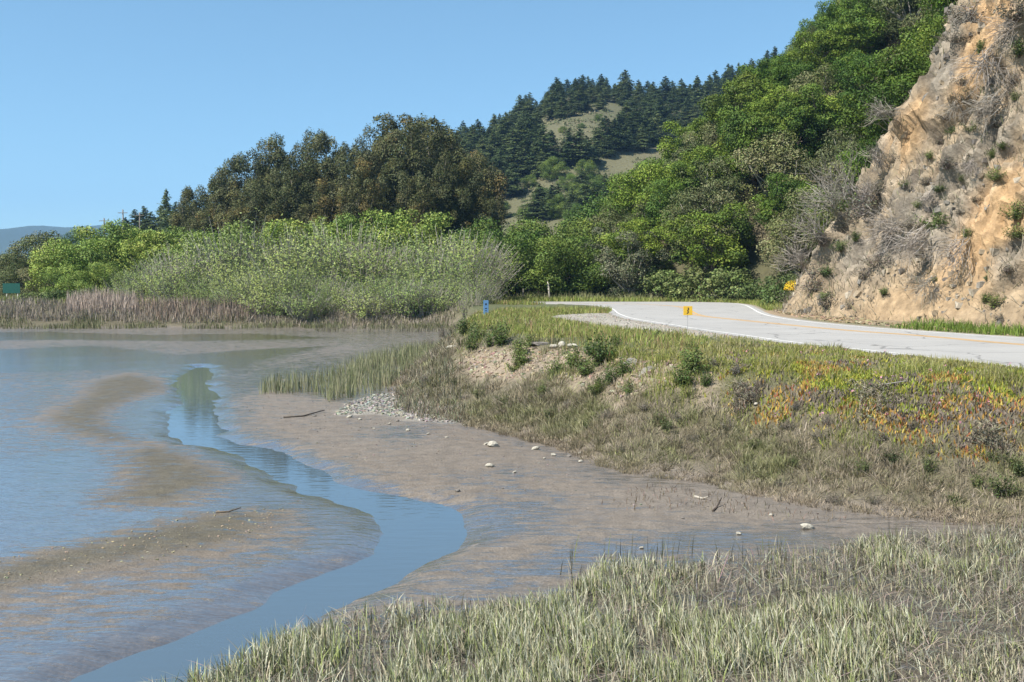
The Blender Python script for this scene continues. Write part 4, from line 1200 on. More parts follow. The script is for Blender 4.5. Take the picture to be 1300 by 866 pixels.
# --- reed beds along the far shore, and the low fringe in front of them
rs = RS(460)
def band(u0, u1, y0, y1, n, h0, h1, cols, wid, lean=0.12, zoff=0.0, gap=None):
    y = rs.uniform(y0, y1, n); u = rs.uniform(u0, u1, n); x = (u - 650) / FPX * y
    if gap is not None:
        k = fbm(x / 2.5, y / 2.5, 3, gap) > 0.44; x, y = x[k], y[k]; n = len(x)
    c = np.array(cols)[rs.randint(0, len(cols), n)] * (1 + rs.normal(0, 0.18, (n, 1)))
    hn = 0.72 + 0.55 * fbm(x / 1.6, y / 3, 3, 88)
    return blades(onground(x, y), rs.uniform(h0, h1, n) * hn, wid * rs.uniform(0.6, 1.3, n), lean, rs, np.clip(c, 0.02, 0.7))
RC = [(0.30, 0.26, 0.21), (0.26, 0.23, 0.185), (0.36, 0.315, 0.25), (0.20, 0.18, 0.14), (0.23, 0.225, 0.13)]
B = [band(-160, 340, 81.5, 87.0, 9000, 0.3, 0.9, RC, 0.05, 0.22), band(330, 606, 80.5, 83.5, 3000, 0.2, 0.6, RC, 0.05, 0.25),
     band(85, 175, 83.5, 88.5, 1500, 0.6, 1.6, [(0.42, 0.35, 0.28), (0.36, 0.30, 0.24), (0.46, 0.39, 0.31)], 0.05),
     band(170, 330, 82.0, 86.0, 900, 0.5, 1.4, [(0.27, 0.21, 0.15), (0.24, 0.19, 0.15), (0.32, 0.25, 0.18)], 0.05)]
stuff("reed_bed", B, M_DRY, "dry mauve and tan reeds along the far shore")
B = [band(-160, 600, 77.5, 82.5, 7500, 0.25, 0.6, [(0.16, 0.165, 0.075), (0.20, 0.19, 0.11), (0.14, 0.15, 0.07)], 0.045, 0.25, gap=9),
     band(400, 600, 72, 80, 1600, 0.2, 0.5, [(0.2, 0.18, 0.13), (0.16, 0.16, 0.09)], 0.04, 0.25, gap=12)]
stuff("shore_fringe_grass", B, M_GRASS, "low olive marsh grass fringing the far shore")
# --- tongue of cordgrass standing in the mud left of the bank
TONG = poly([(328, 502), (345, 490), (400, 483), (440, 470), (480, 455), (520, 446), (560, 445), (535, 470), (505, 486), (490, 500), (455, 503), (420, 512), (395, 500)], 0.02)
x, y = scatter(TONG, 75, rs); cl = fbm(x / 1.0, y / 1.0, 3, 540)
k = rs.rand(len(x)) < 0.25 + sstep(0.38, 0.6, cl); x, y = x[k], y[k]; n = len(x)
B = [blades(onground(x, y), rs.uniform(0.35, 0.75, n), rs.uniform(0.015, 0.03, n), 0.14, rs, np.clip(np.array([(0.22, 0.23, 0.115), (0.30, 0.28, 0.17), (0.18, 0.19, 0.09), (0.26, 0.24, 0.16)])[rs.randint(0, 4, n)] * (1 + rs.normal(0, 0.15, (n, 1))), 0.02, 0.7))]
x, y = scatter(poly([(500, 508), (520, 470), (560, 440), (580, 430), (590, 440), (570, 470), (580, 500), (600, 525), (540, 520)], 0.3), 120, rs); n = len(x)
B.append(blades(onground(x, y), rs.uniform(0.15, 0.38, n), rs.uniform(0.015, 0.028, n), 0.6, rs, jitter(rs, (0.19, 0.17, 0.115), n, 0.25)))
stuff("cordgrass_tongue", B, M_GRASS, "pale upright cordgrass growing out on the mud left of the bank")

# ================================================================== shrubs on the bank
rs = RS(600)
def sprig_proto(seed, H, R, cols, nst=16, nl=700, leaf=0.07, up=0.8):
    """upright leafy shrub: stems carrying small leaves"""
    r_ = RS(seed); st, lv = [], []
    for i in range(nst):
        az = r_.uniform(0, TAU); out = R * r_.uniform(0.1, 1.0); h = H * r_.uniform(0.55, 1.0) * (1 - 0.35 * (out / R) ** 2)
        tip = np.array([out * math.cos(az), out * math.sin(az), h]); b = tip * np.array([0.15, 0.15, 0]) - [0, 0, 0.08]
        V, F = tube(limb_path(b, tip, r_, 4, 0.1), np.linspace(0.012, 0.004, 4) * H, 3); st.append((V, F[:9], (0.16, 0.13, 0.10)))
        n = nl // nst; tt = r_.uniform(0.2, 1.05, n)
        pos = b + (tip - b) * tt[:, None] + r_.normal(0, 0.085 * H, (n, 3))
        nr = r_.normal(0, 0.6, (n, 3)) + [math.cos(az) * 0.5, math.sin(az) * 0.5, up]
        lv.append(leaves(pos, nr, leaf * r_.uniform(0.6, 1.4, n), r_, 1.9, jitter(r_, np.array(cols[r_.choice(len(cols))]), n, 0.2)))
    c, d = cat(st), cat(lv)
    return [("stems", mesh("stems", c[0], c[1], M_DRY, c[2])), ("foliage", mesh("foliage", d[0], d[1], M_LEAF, d[2]))]
GRN = [(0.10, 0.145, 0.035), (0.13, 0.17, 0.045), (0.085, 0.12, 0.035)]
BRP = [sprig_proto(700 + i, 1.0, 0.62, GRN, 18, 1100, 0.085) for i in range(3)]
GREYB = [sprig_proto(710 + i, 0.7, 0.6, [(0.17, 0.15, 0.12), (0.14, 0.13, 0.085), (0.20, 0.18, 0.15)], 22, 900, 0.06) for i in range(2)]
DKB = [sprig_proto(720 + i, 0.7, 0.55, [(0.075, 0.10, 0.035), (0.10, 0.12, 0.04)], 18, 900, 0.07) for i in range(2)]

def bush_row(name, protos, spots, labelf, group, cat_="shrub"):
    spots = sorted(spots)
    for i, (u, v, px) in enumerate(spots):
        p = hit(u, v)
        s = px * p[1] / FPX
        plant(name, protos[i % len(protos)], (p[0], p[1], p[2] - 0.03), rs.uniform(0, TAU), (s * rs.uniform(0.9, 1.2), s * rs.uniform(0.9, 1.2), s), labelf(i + 1), cat_, group)
bush_row("leafy_shrub", BRP, [(590, 425, 24), (604, 432, 26), (600, 445, 22), (638, 437, 34), (622, 440, 20), (660, 450, 24), (655, 470, 18), (672, 440, 20), (662, 462, 26), (705, 478, 26), (728, 468, 30), (752, 450, 20), (762, 462, 42), (775, 486, 26), (745, 476, 26), (790, 478, 28), (800, 500, 20), (700, 425, 12), (880, 474, 40), (868, 488, 30), (895, 490, 22), (758, 500, 24), (782, 440, 18), (872, 448, 16), (690, 502, 16), (835, 430, 14)],
         lambda i: f"upright green leafy shrub on the eroded bank, {ordw(i)} from left", "green shrubs on the bank")
bush_row("grey_shrub", GREYB, [(540, 490, 22), (545, 440, 18), (562, 428, 20), (905, 470, 26), (935, 475, 24), (955, 510, 22), (965, 492, 18), (1075, 505, 16), (1050, 540, 20), (1120, 560, 22), (1000, 545, 22), (925, 545, 20), (860, 535, 18), (820, 520, 20), (1180, 575, 22), (990, 620, 18), (1060, 640, 24), (1040, 560, 24), (1160, 545, 20), (720, 520, 18), (770, 530, 18), (880, 560, 18), (1110, 640, 18), (950, 600, 18), (715, 552, 14), (790, 575, 14), (1010, 520, 18), (1130, 520, 14), (1250, 560, 18)],
         lambda i: f"low grey-brown twiggy shrub on the bank slope, {ordw(i)} from left", "grey shrubs on the bank")
bush_row("dark_shrub", DKB, [(1275, 632, 46), (1290, 600, 36), (1240, 620, 28), (842, 545, 26), (838, 535, 20), (1130, 590, 30), (1180, 600, 30), (960, 570, 22), (1260, 585, 26), (610, 505, 18), (640, 515, 22), (575, 490, 16), (700, 530, 20), (745, 545, 18), (1095, 600, 24), (1210, 640, 24), (1010, 590, 20)],
         lambda i: f"dense olive-green shrub low on the bank, {ordw(i)} from left", "olive shrubs on the bank")

# ================================================================== rocks
def rock_mesh(seed, flat=0.6, col=(0.42, 0.39, 0.33), sub=2, rough=0.22):
    import bmesh
    r_ = RS(seed)
    bm = bmesh.new(); bmesh.ops.create_icosphere(bm, subdivisions=sub, radius=0.5)
    V = np.array([v.co for v in bm.verts]); F = np.array([[v.index for v in f.verts] for f in bm.faces]); bm.free()
    d = V / np.linalg.norm(V, axis=1)[:, None]
    for _ in range(9):                       # chop flat facets
        nrm = r_.normal(size=3); nrm /= np.linalg.norm(nrm); lim = r_.uniform(0.26, 0.42)
        k = V @ nrm; V = V - np.maximum(k - lim, 0)[:, None] * nrm
    V = V * (1 + r_.normal(0, 0.03, (len(V), 1))); V = V * np.array([1, r_.uniform(0.6, 0.9), flat])
    return mesh("rock", V, F, M_ROCK, np.array(col) * r_.uniform(0.8, 1.15, (len(V), 1)), False)
PALER = [rock_mesh(800 + i, 0.6, (0.40, 0.37, 0.305)) for i in range(4)]
GREYR = [rock_mesh(810 + i, 0.55, (0.20, 0.18, 0.16)) for i in range(3)]
def rock(u, v, px, me, label, name="stone", sc=(1, 1, 1), sink=0.15, rot=None, group=None):
    p = hit(u, v); s = px * p[1] / FPX
    o = obj(name, me); o.location = (p[0], p[1], p[2] + s * 0.14 * sc[2] - s * sink * 0.3)
    o.scale = (s * sc[0], s * sc[1], s * sc[2]); o.rotation_euler = (rs.normal(0, 0.12), rs.normal(0, 0.12), rs.uniform(-0.5, 0.5) if rot is None else rot)
    return tag(o, label, "stone", group)
MUDST = [(444, 530, 9), (457, 533, 6), (494, 539, 6), (504, 535, 7), (518, 547, 7), (543, 552, 6), (399, 529, 6), (626, 567, 18), (617, 565, 9), (680, 571, 12), (691, 583, 5), (703, 579, 9), (722, 580, 8), (736, 576, 7), (737, 587, 8), (622, 593, 13), (653, 600, 7), (581, 625, 11), (638, 621, 4), (567, 556, 5), (590, 540, 6), (475, 545, 5), (867, 659, 6), (814, 697, 8), (757, 551, 5), (530, 525, 7)]
MUDST.sort()
for i, (u, v, px) in enumerate(MUDST):
    rock(u, v, px, PALER[i % 4] if i % 5 else GREYR[i % 3], (f"pale stone lying on the mud below the bank, {ordw(i + 1)} from left" if i % 5 else f"dark grey stone on the mud below the bank, {ordw(i + 1)} from left"), group="stones on the mud")
rock(1025, 672, 20, PALER[1], "largest white blocky stone on the mud at right, near the marsh grass", sc=(1.0, 0.8, 1.1), rot=0.1)
rock(979, 655, 8, PALER[2], "small white stone on the mud left of the blocky stone")
rock(938, 679, 9, PALER[3], "flat white stone at the wet mud edge right of centre")
rock(1115, 682, 9, PALER[0], "white stone half hidden among the marsh stalks at right")
rock(1152, 688, 9, PALER[2], "rightmost white stone hidden in the marsh stalks")
# boulders and concrete rubble on the bank top
rock(826, 470, 46, rock_mesh(830, 0.9, (0.23, 0.21, 0.18), 3), "large rounded pale grey boulder among shrubs on the bank", "boulder", (0.9, 1.0, 0.8), 0.9)
rock(800, 462, 30, rock_mesh(831, 0.8, (0.27, 0.25, 0.22), 3), "smaller grey boulder left of the rounded one on the bank", "boulder", (1, 1, 0.8), 0.5)
def dead_mat(u, v, wpx, hpx, label):
    c_ = hit(u, v); n = 1100; rx_ = wpx * 0.5 * c_[1] / FPX; ry_ = rx_ * hpx
    a_ = rs.uniform(0, TAU, n); r_ = np.sqrt(rs.rand(n)) * (0.8 + 0.3 * np.sin(a_ * 3 + u))
    x, y = c_[0] + rx_ * r_ * np.cos(a_), c_[1] + ry_ * r_ * np.sin(a_)
    b = onground(x, y); b[:, 2] += 0.05 * np.clip(1 - r_, 0, 1) + 0.04
    q = blades(b, rs.uniform(0.04, 0.11, n), rs.uniform(0.010, 0.022, n), 2.2, rs, jitter(rs, (0.27, 0.235, 0.175), n, 0.35), curl=0.2)
    tag(obj("dead_plant_mat", mesh("dead_plant_mat", q[0], q[1], M_DRY, q[2])), label, "dead plants")
dead_mat(1108, 505, 62, 1.9, "broad grey mat of dead ice plant in the middle of the colourful patch")
dead_mat(1255, 560, 46, 1.5, "grey mat of dead stems at the lower right edge of the ice plant")
dead_mat(945, 505, 40, 1.5, "dark grey dead brush patch at the ice plant's left end")
rock(702, 442, 16, PALER[0], "white broken concrete piece, left of the rubble below the turnout", "rubble_block", (1, 1, 1.0))
rock(713, 441, 14, PALER[2], "white broken concrete piece, middle of the rubble below the turnout", "rubble_block", (0.8, 1, 1.4))
rock(728, 441, 20, PALER[3], "tilted white concrete slab, right of the rubble below the turnout", "rubble_block", (1, 1, 0.7))
rock(686, 438, 24, GREYR[0], "grey flat rubble slab beside the broken white concrete", "rubble_block", (1.2, 1, 0.6))
rock(573, 442, 13, PALER[1], "pale yellowish stone at the left end of the bank", "stone", (1.2, 1, 0.8))
rock(752, 442, 10, GREYR[1], "small grey stone right of the tilted concrete slab")
rock(745, 470, 11, PALER[0], "small white stone among the shrubs below the rubble")
rock(960, 514, 8, PALER[2], "small white stone at the ice plant's left edge")
# loose gravel on the spit, eroded face and cliff foot (uncountable)
def gravel(name, px, z, dens, size, col, label, hitz=True):
    x, y = scatter(px, dens, rs); n = len(x)
    base = np.array([[1, 1, 1], [-1, 1, 1], [-1, -1, 1], [1, -1, 1], [1, 1, -1], [-1, 1, -1], [-1, -1, -1], [1, -1, -1]], float) * 0.5
    Fb = np.array([[0, 1, 2, 3], [4, 7, 6, 5], [0, 4, 5, 1], [1, 5, 6, 2], [2, 6, 7, 3], [3, 7, 4, 0]])
    s = size * rs.uniform(0.4, 1.0, n) ** 2 * 1.6
    an = rs.uniform(0, TAU, n); ca, sa = np.cos(an), np.sin(an)
    q = base[None] * rs.uniform(0.55, 1.1, (n, 8, 3)) * s[:, None, None] * np.array([1.2, 0.9, 0.6])
    X = q[..., 0] * ca[:, None] - q[..., 1] * sa[:, None]; Y = q[..., 0] * sa[:, None] + q[..., 1] * ca[:, None]
    V = np.stack([X + x[:, None], Y + y[:, None], q[..., 2] + (ground_z(x, y) + s * 0.12)[:, None]], -1).reshape(-1, 3)
    F = (np.arange(n)[:, None, None] * 8 + Fb[None]).reshape(-1, 4)
    return tag(obj(name, mesh(name, V, F, M_ROCK, np.repeat(jitter(rs, col, n, 0.25), 8, 0))), label, None, None, "stuff")
gravel("spit_gravel", GRAVEL, 0, 140, 0.06, (0.30, 0.28, 0.24), "grey gravel spit at the foot of the bank's left end")
gravel("bank_rubble", EROD, 0, 75, 0.075, (0.33, 0.27, 0.195), "tan crumbling rubble on the eroded face of the bank")
gravel("turnout_gravel", PULL, 0, 22, 0.045, (0.36, 0.33, 0.28), "pale loose gravel on the roadside turnout")
gravel("shell_litter", DRY[2], 0, 45, 0.018, (0.33, 0.28, 0.19), "shell and pebble litter on the olive mud bar")
gravel("mud_pebbles", DRY[3], 0, 8, 0.022, (0.22, 0.19, 0.16), "small dark pebbles strewn over the mud below the bank")
ft = (RR + edge_n(RR) * 1.1)[26:100]; fw = np.vstack([ft[::5], (RR + edge_n(RR) * 3.0)[26:100][::-1][::5]])
gravel("cliff_foot_scree", fw, 0, 45, 0.11, (0.33, 0.25, 0.16), "tan fallen stones along the foot of the cliff")

# driftwood
def stick(pts_px, rad, col, label, name="driftwood_stick", lift=0.05):
    P3 = np.array([hit(u, v) for u, v in pts_px]); P3[:, 2] += rad * 0.6; P3[-1, 2] += lift
    c = tube(P3, np.linspace(rad, rad * 0.4, len(P3)), 6)
    return tag(obj(name, mesh(name, c[0], c[1], M_BARK, np.tile(col, (len(c[0]), 1)), True)), label, "driftwood")
stick([(274, 652), (290, 651), (306, 650)], 0.02, (0.16, 0.13, 0.10), "thin dark driftwood stick on the left mud bar")
stick([(360, 531), (385, 529), (412, 524)], 0.03, (0.10, 0.085, 0.07), "dark half-buried log at the tip of the gravel spit", "driftwood_log")
stick([(905, 650), (910, 645), (916, 641)], 0.02, (0.07, 0.055, 0.045), "short dark twig on the mud at right", lift=0.1)
stick([(882, 632), (892, 634), (899, 636)], 0.025, (0.4, 0.36, 0.3), "pale bleached stick at the mud's upper edge")
stick([(1040, 500), (1080, 497), (1150, 494)], 0.02, (0.42, 0.38, 0.33), "long bleached stick lying across the ice plant", lift=0.12)

# ================================================================== roadside furniture
def box(cx, cy, cz, sx_, sy_, sz_):
    b = np.array([[x, y, z] for x in (-.5, .5) for y in (-.5, .5) for z in (-.5, .5)]) * [sx_, sy_, sz_] + [cx, cy, cz]
    F = np.array([[0, 1, 3, 2], [4, 6, 7, 5], [0, 4, 5, 1], [2, 3, 7, 6], [0, 2, 6, 4], [1, 5, 7, 3]])
    return b, F
M_BLUE = plain_mat("blue_marker_paint", (0.10, 0.22, 0.40), 0.5, 0.4, 0.12, 14)
M_INK = plain_mat("black_lettering", (0.02, 0.02, 0.025), 0.6)
M_STEEL = plain_mat("galvanised_steel", (0.35, 0.35, 0.35), 0.5, 0.4, 0.2, 20)
M_GREEN = plain_mat("green_sign_paint", (0.006, 0.075, 0.055), 0.5, 0.4, 0.12, 3)
M_POST = plain_mat("white_sign_post", (0.62, 0.58, 0.50), 0.7)
p = hit(617, 402)
mk = empty("roadside_marker", (p[0], p[1], p[2] - 0.05))
tag(mk, "narrow blue paddle marker standing in the grass at the bank's end", "marker")
hgt = 20.5 * p[1] / FPX
b = box(0, 0, 0.05 + hgt / 2, 0.29, 0.025, hgt)
o = obj("panel", mesh("panel", b[0], b[1], M_BLUE), mk)
bv = o.modifiers.new("bevel", 'BEVEL'); bv.width = 0.01; bv.segments = 2
b = box(0, 0.05, hgt * 0.4, 0.05, 0.05, hgt * 0.9)
obj("post", mesh("post", b[0], b[1], M_STEEL), mk)
for zz, w_, h_ in ((0.76, 0.09, 0.10), (0.5, 0.11, 0.05), (0.36, 0.07, 0.05), (0.22, 0.11, 0.05)):
    b = box(0.0, -0.0155, 0.05 + hgt * zz, w_, 0.004, h_)
    obj("mark", mesh("mark", b[0], b[1], M_INK), mk)
# little yellow marker plate on the near shoulder at the bend
M_YSIGN = plain_mat("yellow_sign_paint", (0.66, 0.40, 0.03), 0.5, 0.4, 0.1, 14)
p = hit(873, 418); ys0 = empty("bend_marker", (p[0], p[1], p[2] - 0.1)); sz = 11.5 * p[1] / FPX; zc = PD(873, 394.5, p[1])[2] - p[2] + 0.1
tag(ys0, "small yellow square plate with a black squiggle beside the road bend", "marker")
b = box(0, 0, zc, sz, 0.012, sz); o = obj("plate", mesh("plate", b[0], b[1], M_YSIGN), ys0)
bv = o.modifiers.new("bevel", 'BEVEL'); bv.width = 0.005; bv.segments = 2
c = tube([(0, 0.03, 0), (0, 0.03, zc * 0.5), (0, 0.03, zc + sz * 0.4)], 0.012, 6); obj("post", mesh("post", c[0], c[1], M_STEEL), ys0)
sq = np.array([(-0.12, -0.32), (0.10, -0.18), (-0.06, 0.02), (0.12, 0.16), (0.0, 0.34)]) * sz
sq = smooth_line(sq, 16, 2); tg = edge_n(sq) * sz * 0.055
V = np.concatenate([np.c_[sq[:, 0] + tg[:, 0], np.full(16, -0.0095), zc + sq[:, 1] + tg[:, 1]], np.c_[sq[:, 0] - tg[:, 0], np.full(16, -0.0095), zc + sq[:, 1] - tg[:, 1]]])
i = np.arange(15); obj("squiggle", mesh("squiggle", V, np.stack([i, i + 1, i + 17, i + 16], 1), M_INK), ys0)
# green road sign far left
Y = 103.5; c = PD(14.5, 366, Y)
gs_ = empty("road_sign", (c[0], Y, ZR - 0.2))
tag(gs_, "dark green rectangular road sign on two pale posts at far left", "sign")
w_ = 22 * Y / FPX; h_ = 12.5 * Y / FPX; zc = c[2] - (ZR - 0.2)
b = box(0, 0, zc, w_, 0.03, h_); obj("panel", mesh("panel", b[0], b[1], M_GREEN), gs_)
for q in (-0.30, 0.33):
    b = box(q * w_, 0.07, (zc + h_ / 2) / 2, 0.10, 0.08, zc + h_ / 2 - 0.05); obj("post", mesh("post", b[0], b[1], M_POST), gs_)
# the legs show below the panel in front of the grass
# fence posts beyond the road
for u, v0, v1, lean, lab in ((699, 369, 355, -0.12, "leaning bleached wooden fence post beyond the road, taller of the two"), (628, 371, 363, 0.02, "short weathered fence post beyond the road near the marker"), (664, 372, 364, 0.0, "stubby dark fence post beyond the road between the other two")):
    Yp = 101.5; bt_ = PD(u, v0, Yp); tp_ = PD(u, v1, Yp)
    hh_ = tp_[2] - ZR + 0.2
    c = tube([(0, 0, 0), (lean * hh_ * 0.5, 0, hh_ * 0.5), (lean * hh_, 0, hh_)], [0.12, 0.11, 0.10], 6)
    cc = (0.42, 0.38, 0.33) if u != 664 else (0.17, 0.15, 0.12)
    tag(obj("fence_post", mesh("fence_post", c[0], c[1], M_BARK, np.tile(cc, (len(c[0]), 1)), True), None, (bt_[0], Yp, ZR - 0.4)), lab, "fence post", "fence posts beyond the road")
# utility poles on the left skyline
for u, vt, vb, lab in ((133, 277, 292, "thin utility pole on the skyline above the left willows"), (157, 266, 290, "utility pole at the left end of the low rise"), (178, 270, 286, "utility pole in front of the small conifers on the low rise")):
    Yp = 230.0; a_ = PD(u, vt, Yp); b_ = PD(u, vb + 20, Yp)
    e = empty("utility_pole", (b_[0], Yp, b_[2])); tag(e, lab, "utility pole", "utility poles")
    H_ = a_[2] - b_[2]
    c = tube([(0, 0, 0), (0, 0, H_)], [0.2, 0.13], 6); obj("pole", mesh("pole", c[0], c[1], M_BARK, np.tile((0.2, 0.17, 0.14), (len(c[0]), 1)), True), e)
    b = box(0, -0.2, H_ * 0.9, 2.2, 0.14, 0.14); obj("crossarm", mesh("crossarm", b[0], b[1], M_BARK, np.tile((0.2, 0.17, 0.14), (8, 1))), e)

# ================================================================== on the cliff
rs = RS(900)
CL_S, CL_D = np.meshgrid(np.linspace(20, S_CLIFF + 12, 480), np.linspace(0, 34, 360), indexing='ij')
CL_P = hill_xyz(CL_S, CL_D); CL_U, CL_V = project(CL_P); CL_Y = CL_P[..., 1]
def on_cliff(u, v):
    e = (CL_U - u) ** 2 + (CL_V - v) ** 2
    ok = e < max(e.min() + 25, 36)
    k = np.argmin(np.where(ok, CL_Y, 1e9))
    return CL_P.reshape(-1, 3)[k]
def cliff_plants(name, protos, spots, labelf, group, hscale=1.0):
    for i, (u, v, px) in enumerate(sorted(spots)):
        p = on_cliff(u, v); s = px * p[1] / FPX * hscale * rs.uniform(0.75, 1.3)
        plant(name, protos[i % len(protos)], (p[0], p[1], p[2] - 0.12 * s), rs.uniform(0, TAU), (s * rs.uniform(0.8, 1.5), s * rs.uniform(0.8, 1.3), s * rs.uniform(0.6, 0.95)), labelf(i + 1), "shrub", group)
cliff_plants("cliff_shrub", BRP, [(1182, 283, 22), (1265, 222, 18), (1287, 270, 34), (1290, 300, 24), (1260, 383, 30), (1248, 380, 18), (1255, 197, 16), (1272, 190, 16), (1283, 125, 18), (1195, 243, 14), (1163, 258, 16), (1145, 232, 18), (1222, 298, 18), (1185, 352, 12), (1118, 372, 14), (1065, 320, 22), (1240, 62, 18), (1085, 300, 18), (1235, 160, 16), (1205, 165, 16), (1250, 350, 9), (1175, 200, 14), (1215, 225, 12), (1290, 70, 36), (1050, 345, 20), (1045, 375, 20)],
             lambda i: f"green shrub clinging to the bare cliff, {ordw(i)} from left", "green shrubs on the cliff")
cliff_plants("grey_cliff_shrub", GREYB, [(1100, 255, 30), (1115, 235, 30), (1090, 270, 32), (1070, 290, 30), (1040, 310, 34), (1035, 345, 30), (1050, 385, 30), (1075, 385, 24), (1130, 205, 26), (1225, 20, 34), (1285, 20, 40), (1210, 45, 26), (1285, 100, 30), (1230, 130, 24), (1245, 140, 22), (1200, 150, 22), (1190, 175, 20), (1155, 285, 22), (1130, 300, 24), (1110, 330, 26), (1095, 345, 22), (1165, 320, 18), (1030, 365, 30), (1200, 205, 20), (1240, 250, 18), (1280, 345, 22), (1270, 400, 22), (1225, 100, 20), (1170, 230, 18), (1260, 160, 20), (1215, 265, 16)],
             lambda i: f"dry grey shrub on the eroded cliff, {ordw(i)} from left", "dry shrubs on the cliff", 1.15)
# bleached dead branch fans
def fan_proto(seed, n=22, spread=0.5, droop=0.4, col=(0.36, 0.32, 0.275)):
    r_ = RS(seed); st = []
    for i in range(n):
        az = r_.normal(0, spread); L_ = r_.uniform(0.5, 1.0)
        b = r_.normal(0, 0.14, 3)
        tip = np.array([math.sin(az) * L_, -0.1 * L_, -math.cos(az) * L_])
        p = limb_path(b, tip, r_, 4, 0.34); p[:, 1] -= np.sin(np.linspace(0, 1, 4) * math.pi) * 0.16
        cc = np.array(col) * r_.uniform(0.6, 1.25)
        V, F = tube(p, np.linspace(0.009, 0.003, 4), 3); st.append((V, F[:9], cc))
        for _ in range(3):                               # forking side twigs
            a_ = p[r_.randint(1, 3)] * 0.5 + p[r_.randint(1, 4)] * 0.5
            b_ = a_ + (tip - b) * r_.uniform(0.15, 0.35) + r_.normal(0, 0.10, 3)
            V, F = tube(limb_path(a_, b_, r_, 3, 0.3), [0.004, 0.003, 0.002], 3); st.append((V, F[:6], cc))
    c = cat(st); return mesh("dead_branches", c[0], c[1], M_DRY, c[2])
FANS = [fan_proto(950 + i, 44, 0.35 + 0.15 * i) for i in range(3)]
FL = [(1175, 303, 55, 0.9, "large bleached fan of dead stems trailing down the cliff's middle"), (1222, 320, 48, 0.7, "bleached dead stems hanging below the right-hand green tuft on the cliff"), (1185, 358, 40, 0.8, "dead branches spread over the orange scar low on the cliff"), (1105, 262, 40, 2.9, "upright bleached dead branches at the cliff's wooded edge, right of its pair"), (1065, 245, 62, 2.6, "tall bare grey branches standing where woods meet the cliff"),
      (1048, 260, 50, 2.9, "bare grey branches leaning out of the trees beside the cliff"), (1135, 150, 40, 1.7, "pale dead branches sticking left from the upper cliff edge"), (1240, 20, 40, 0.3, "white dead branches at the top of the cliff"), (1255, 80, 60, 0.5, "long pale dead branch hanging from the upper right shrub"), (1270, 130, 55, 0.9, "dead grey branch trailing below the upper right cliff shrub"), (1290, 40, 40, 1.2, "bleached branches at the cliff's top right corner"), (1215, 140, 30, 0.5, "small dead twig fan in the upper middle of the cliff"),
      (1190, 250, 26, 0.7, "small dry twig fan in the middle of the cliff"), (1140, 292, 50, 1.5, "long pale stems lying sideways across the cliff's grey rock"), (1010, 330, 40, 2.8, "bare grey brush under the trees at the cliff's foot"), (1120, 215, 36, 2.7, "thin bleached upright branches high on the cliff's left edge"), (1045, 300, 44, 2.4, "grey dead brush at the lower left edge of the cliff"), (1240, 210, 24, 0.5, "little fan of dead twigs right of the cliff's middle")]
sd = Vector((-0.93, -0.30, 0.2))
for i, (u, v, px, roll, lab) in enumerate(FL):
    p = on_cliff(u, v); s = px * p[1] / FPX
    o = obj("dead_branches", FANS[i % 3], None, tuple(np.array(p) + np.array([-0.35, -0.25, 0.2])))
    o.rotation_euler = (-0.35, roll * (1 if i % 1 == 0 else -1), -0.45); o.scale = (s, s, s)
    tag(o, lab, "dead branches", "dead branches on the cliff")
# rocks set in the cliff (pieces of the cliff itself)
k = 0
for (u, v, px, pal) in [(1108, 388, 34, 1), (1122, 378, 26, 1), (1138, 330, 16, 1), (1134, 325, 9, 0), (1147, 312, 30, 2), (1165, 305, 24, 2), (1085, 340, 34, 2), (1078, 365, 26, 2), (1100, 350, 22, 2), (1145, 165, 22, 1), (1132, 180, 18, 1), (1195, 45, 30, 2), (1185, 80, 30, 2), (1200, 95, 22, 2), (1170, 120, 26, 2), (1230, 300, 14, 1), (1240, 325, 18, 1), (1215, 345, 16, 1), (1285, 335, 24, 2), (1268, 350, 20, 2), (1275, 310, 20, 2), (1155, 200, 16, 2), (1180, 150, 16, 1), (1250, 100, 24, 1), (1235, 85, 20, 1), (1225, 60, 22, 1), (1120, 410, 12, 0), (1150, 405, 10, 1), (1080, 402, 12, 1), (1060, 400, 10, 1), (1190, 395, 10, 1), (1060, 300, 16, 2), (1165, 340, 12, 1), (1210, 370, 10, 1), (1240, 395, 10, 2)]:
    if k == 0:
        CR = [rock_mesh(970 + j, 0.7, c_, 2) for j, c_ in enumerate([(0.36, 0.33, 0.28), (0.30, 0.22, 0.14), (0.19, 0.17, 0.145), (0.27, 0.20, 0.13), (0.17, 0.155, 0.135)])]
    k += 1
    p = on_cliff(u, v); s = px * p[1] / FPX
    me = CR[0] if pal == 0 else CR[(1, 3)[k % 2]] if pal == 1 else CR[(2, 4)[k % 2]]
    p = p + np.array([0.28, 0.12, -0.1]) * s; s *= 0.8
    o = obj("rock", me, cliff, tuple(p)); o.scale = (s * rs.uniform(0.8, 1.1), s * rs.uniform(0.7, 1), s * rs.uniform(0.9, 1.4)); o.rotation_euler = tuple(rs.uniform(-0.7, 0.7, 3))
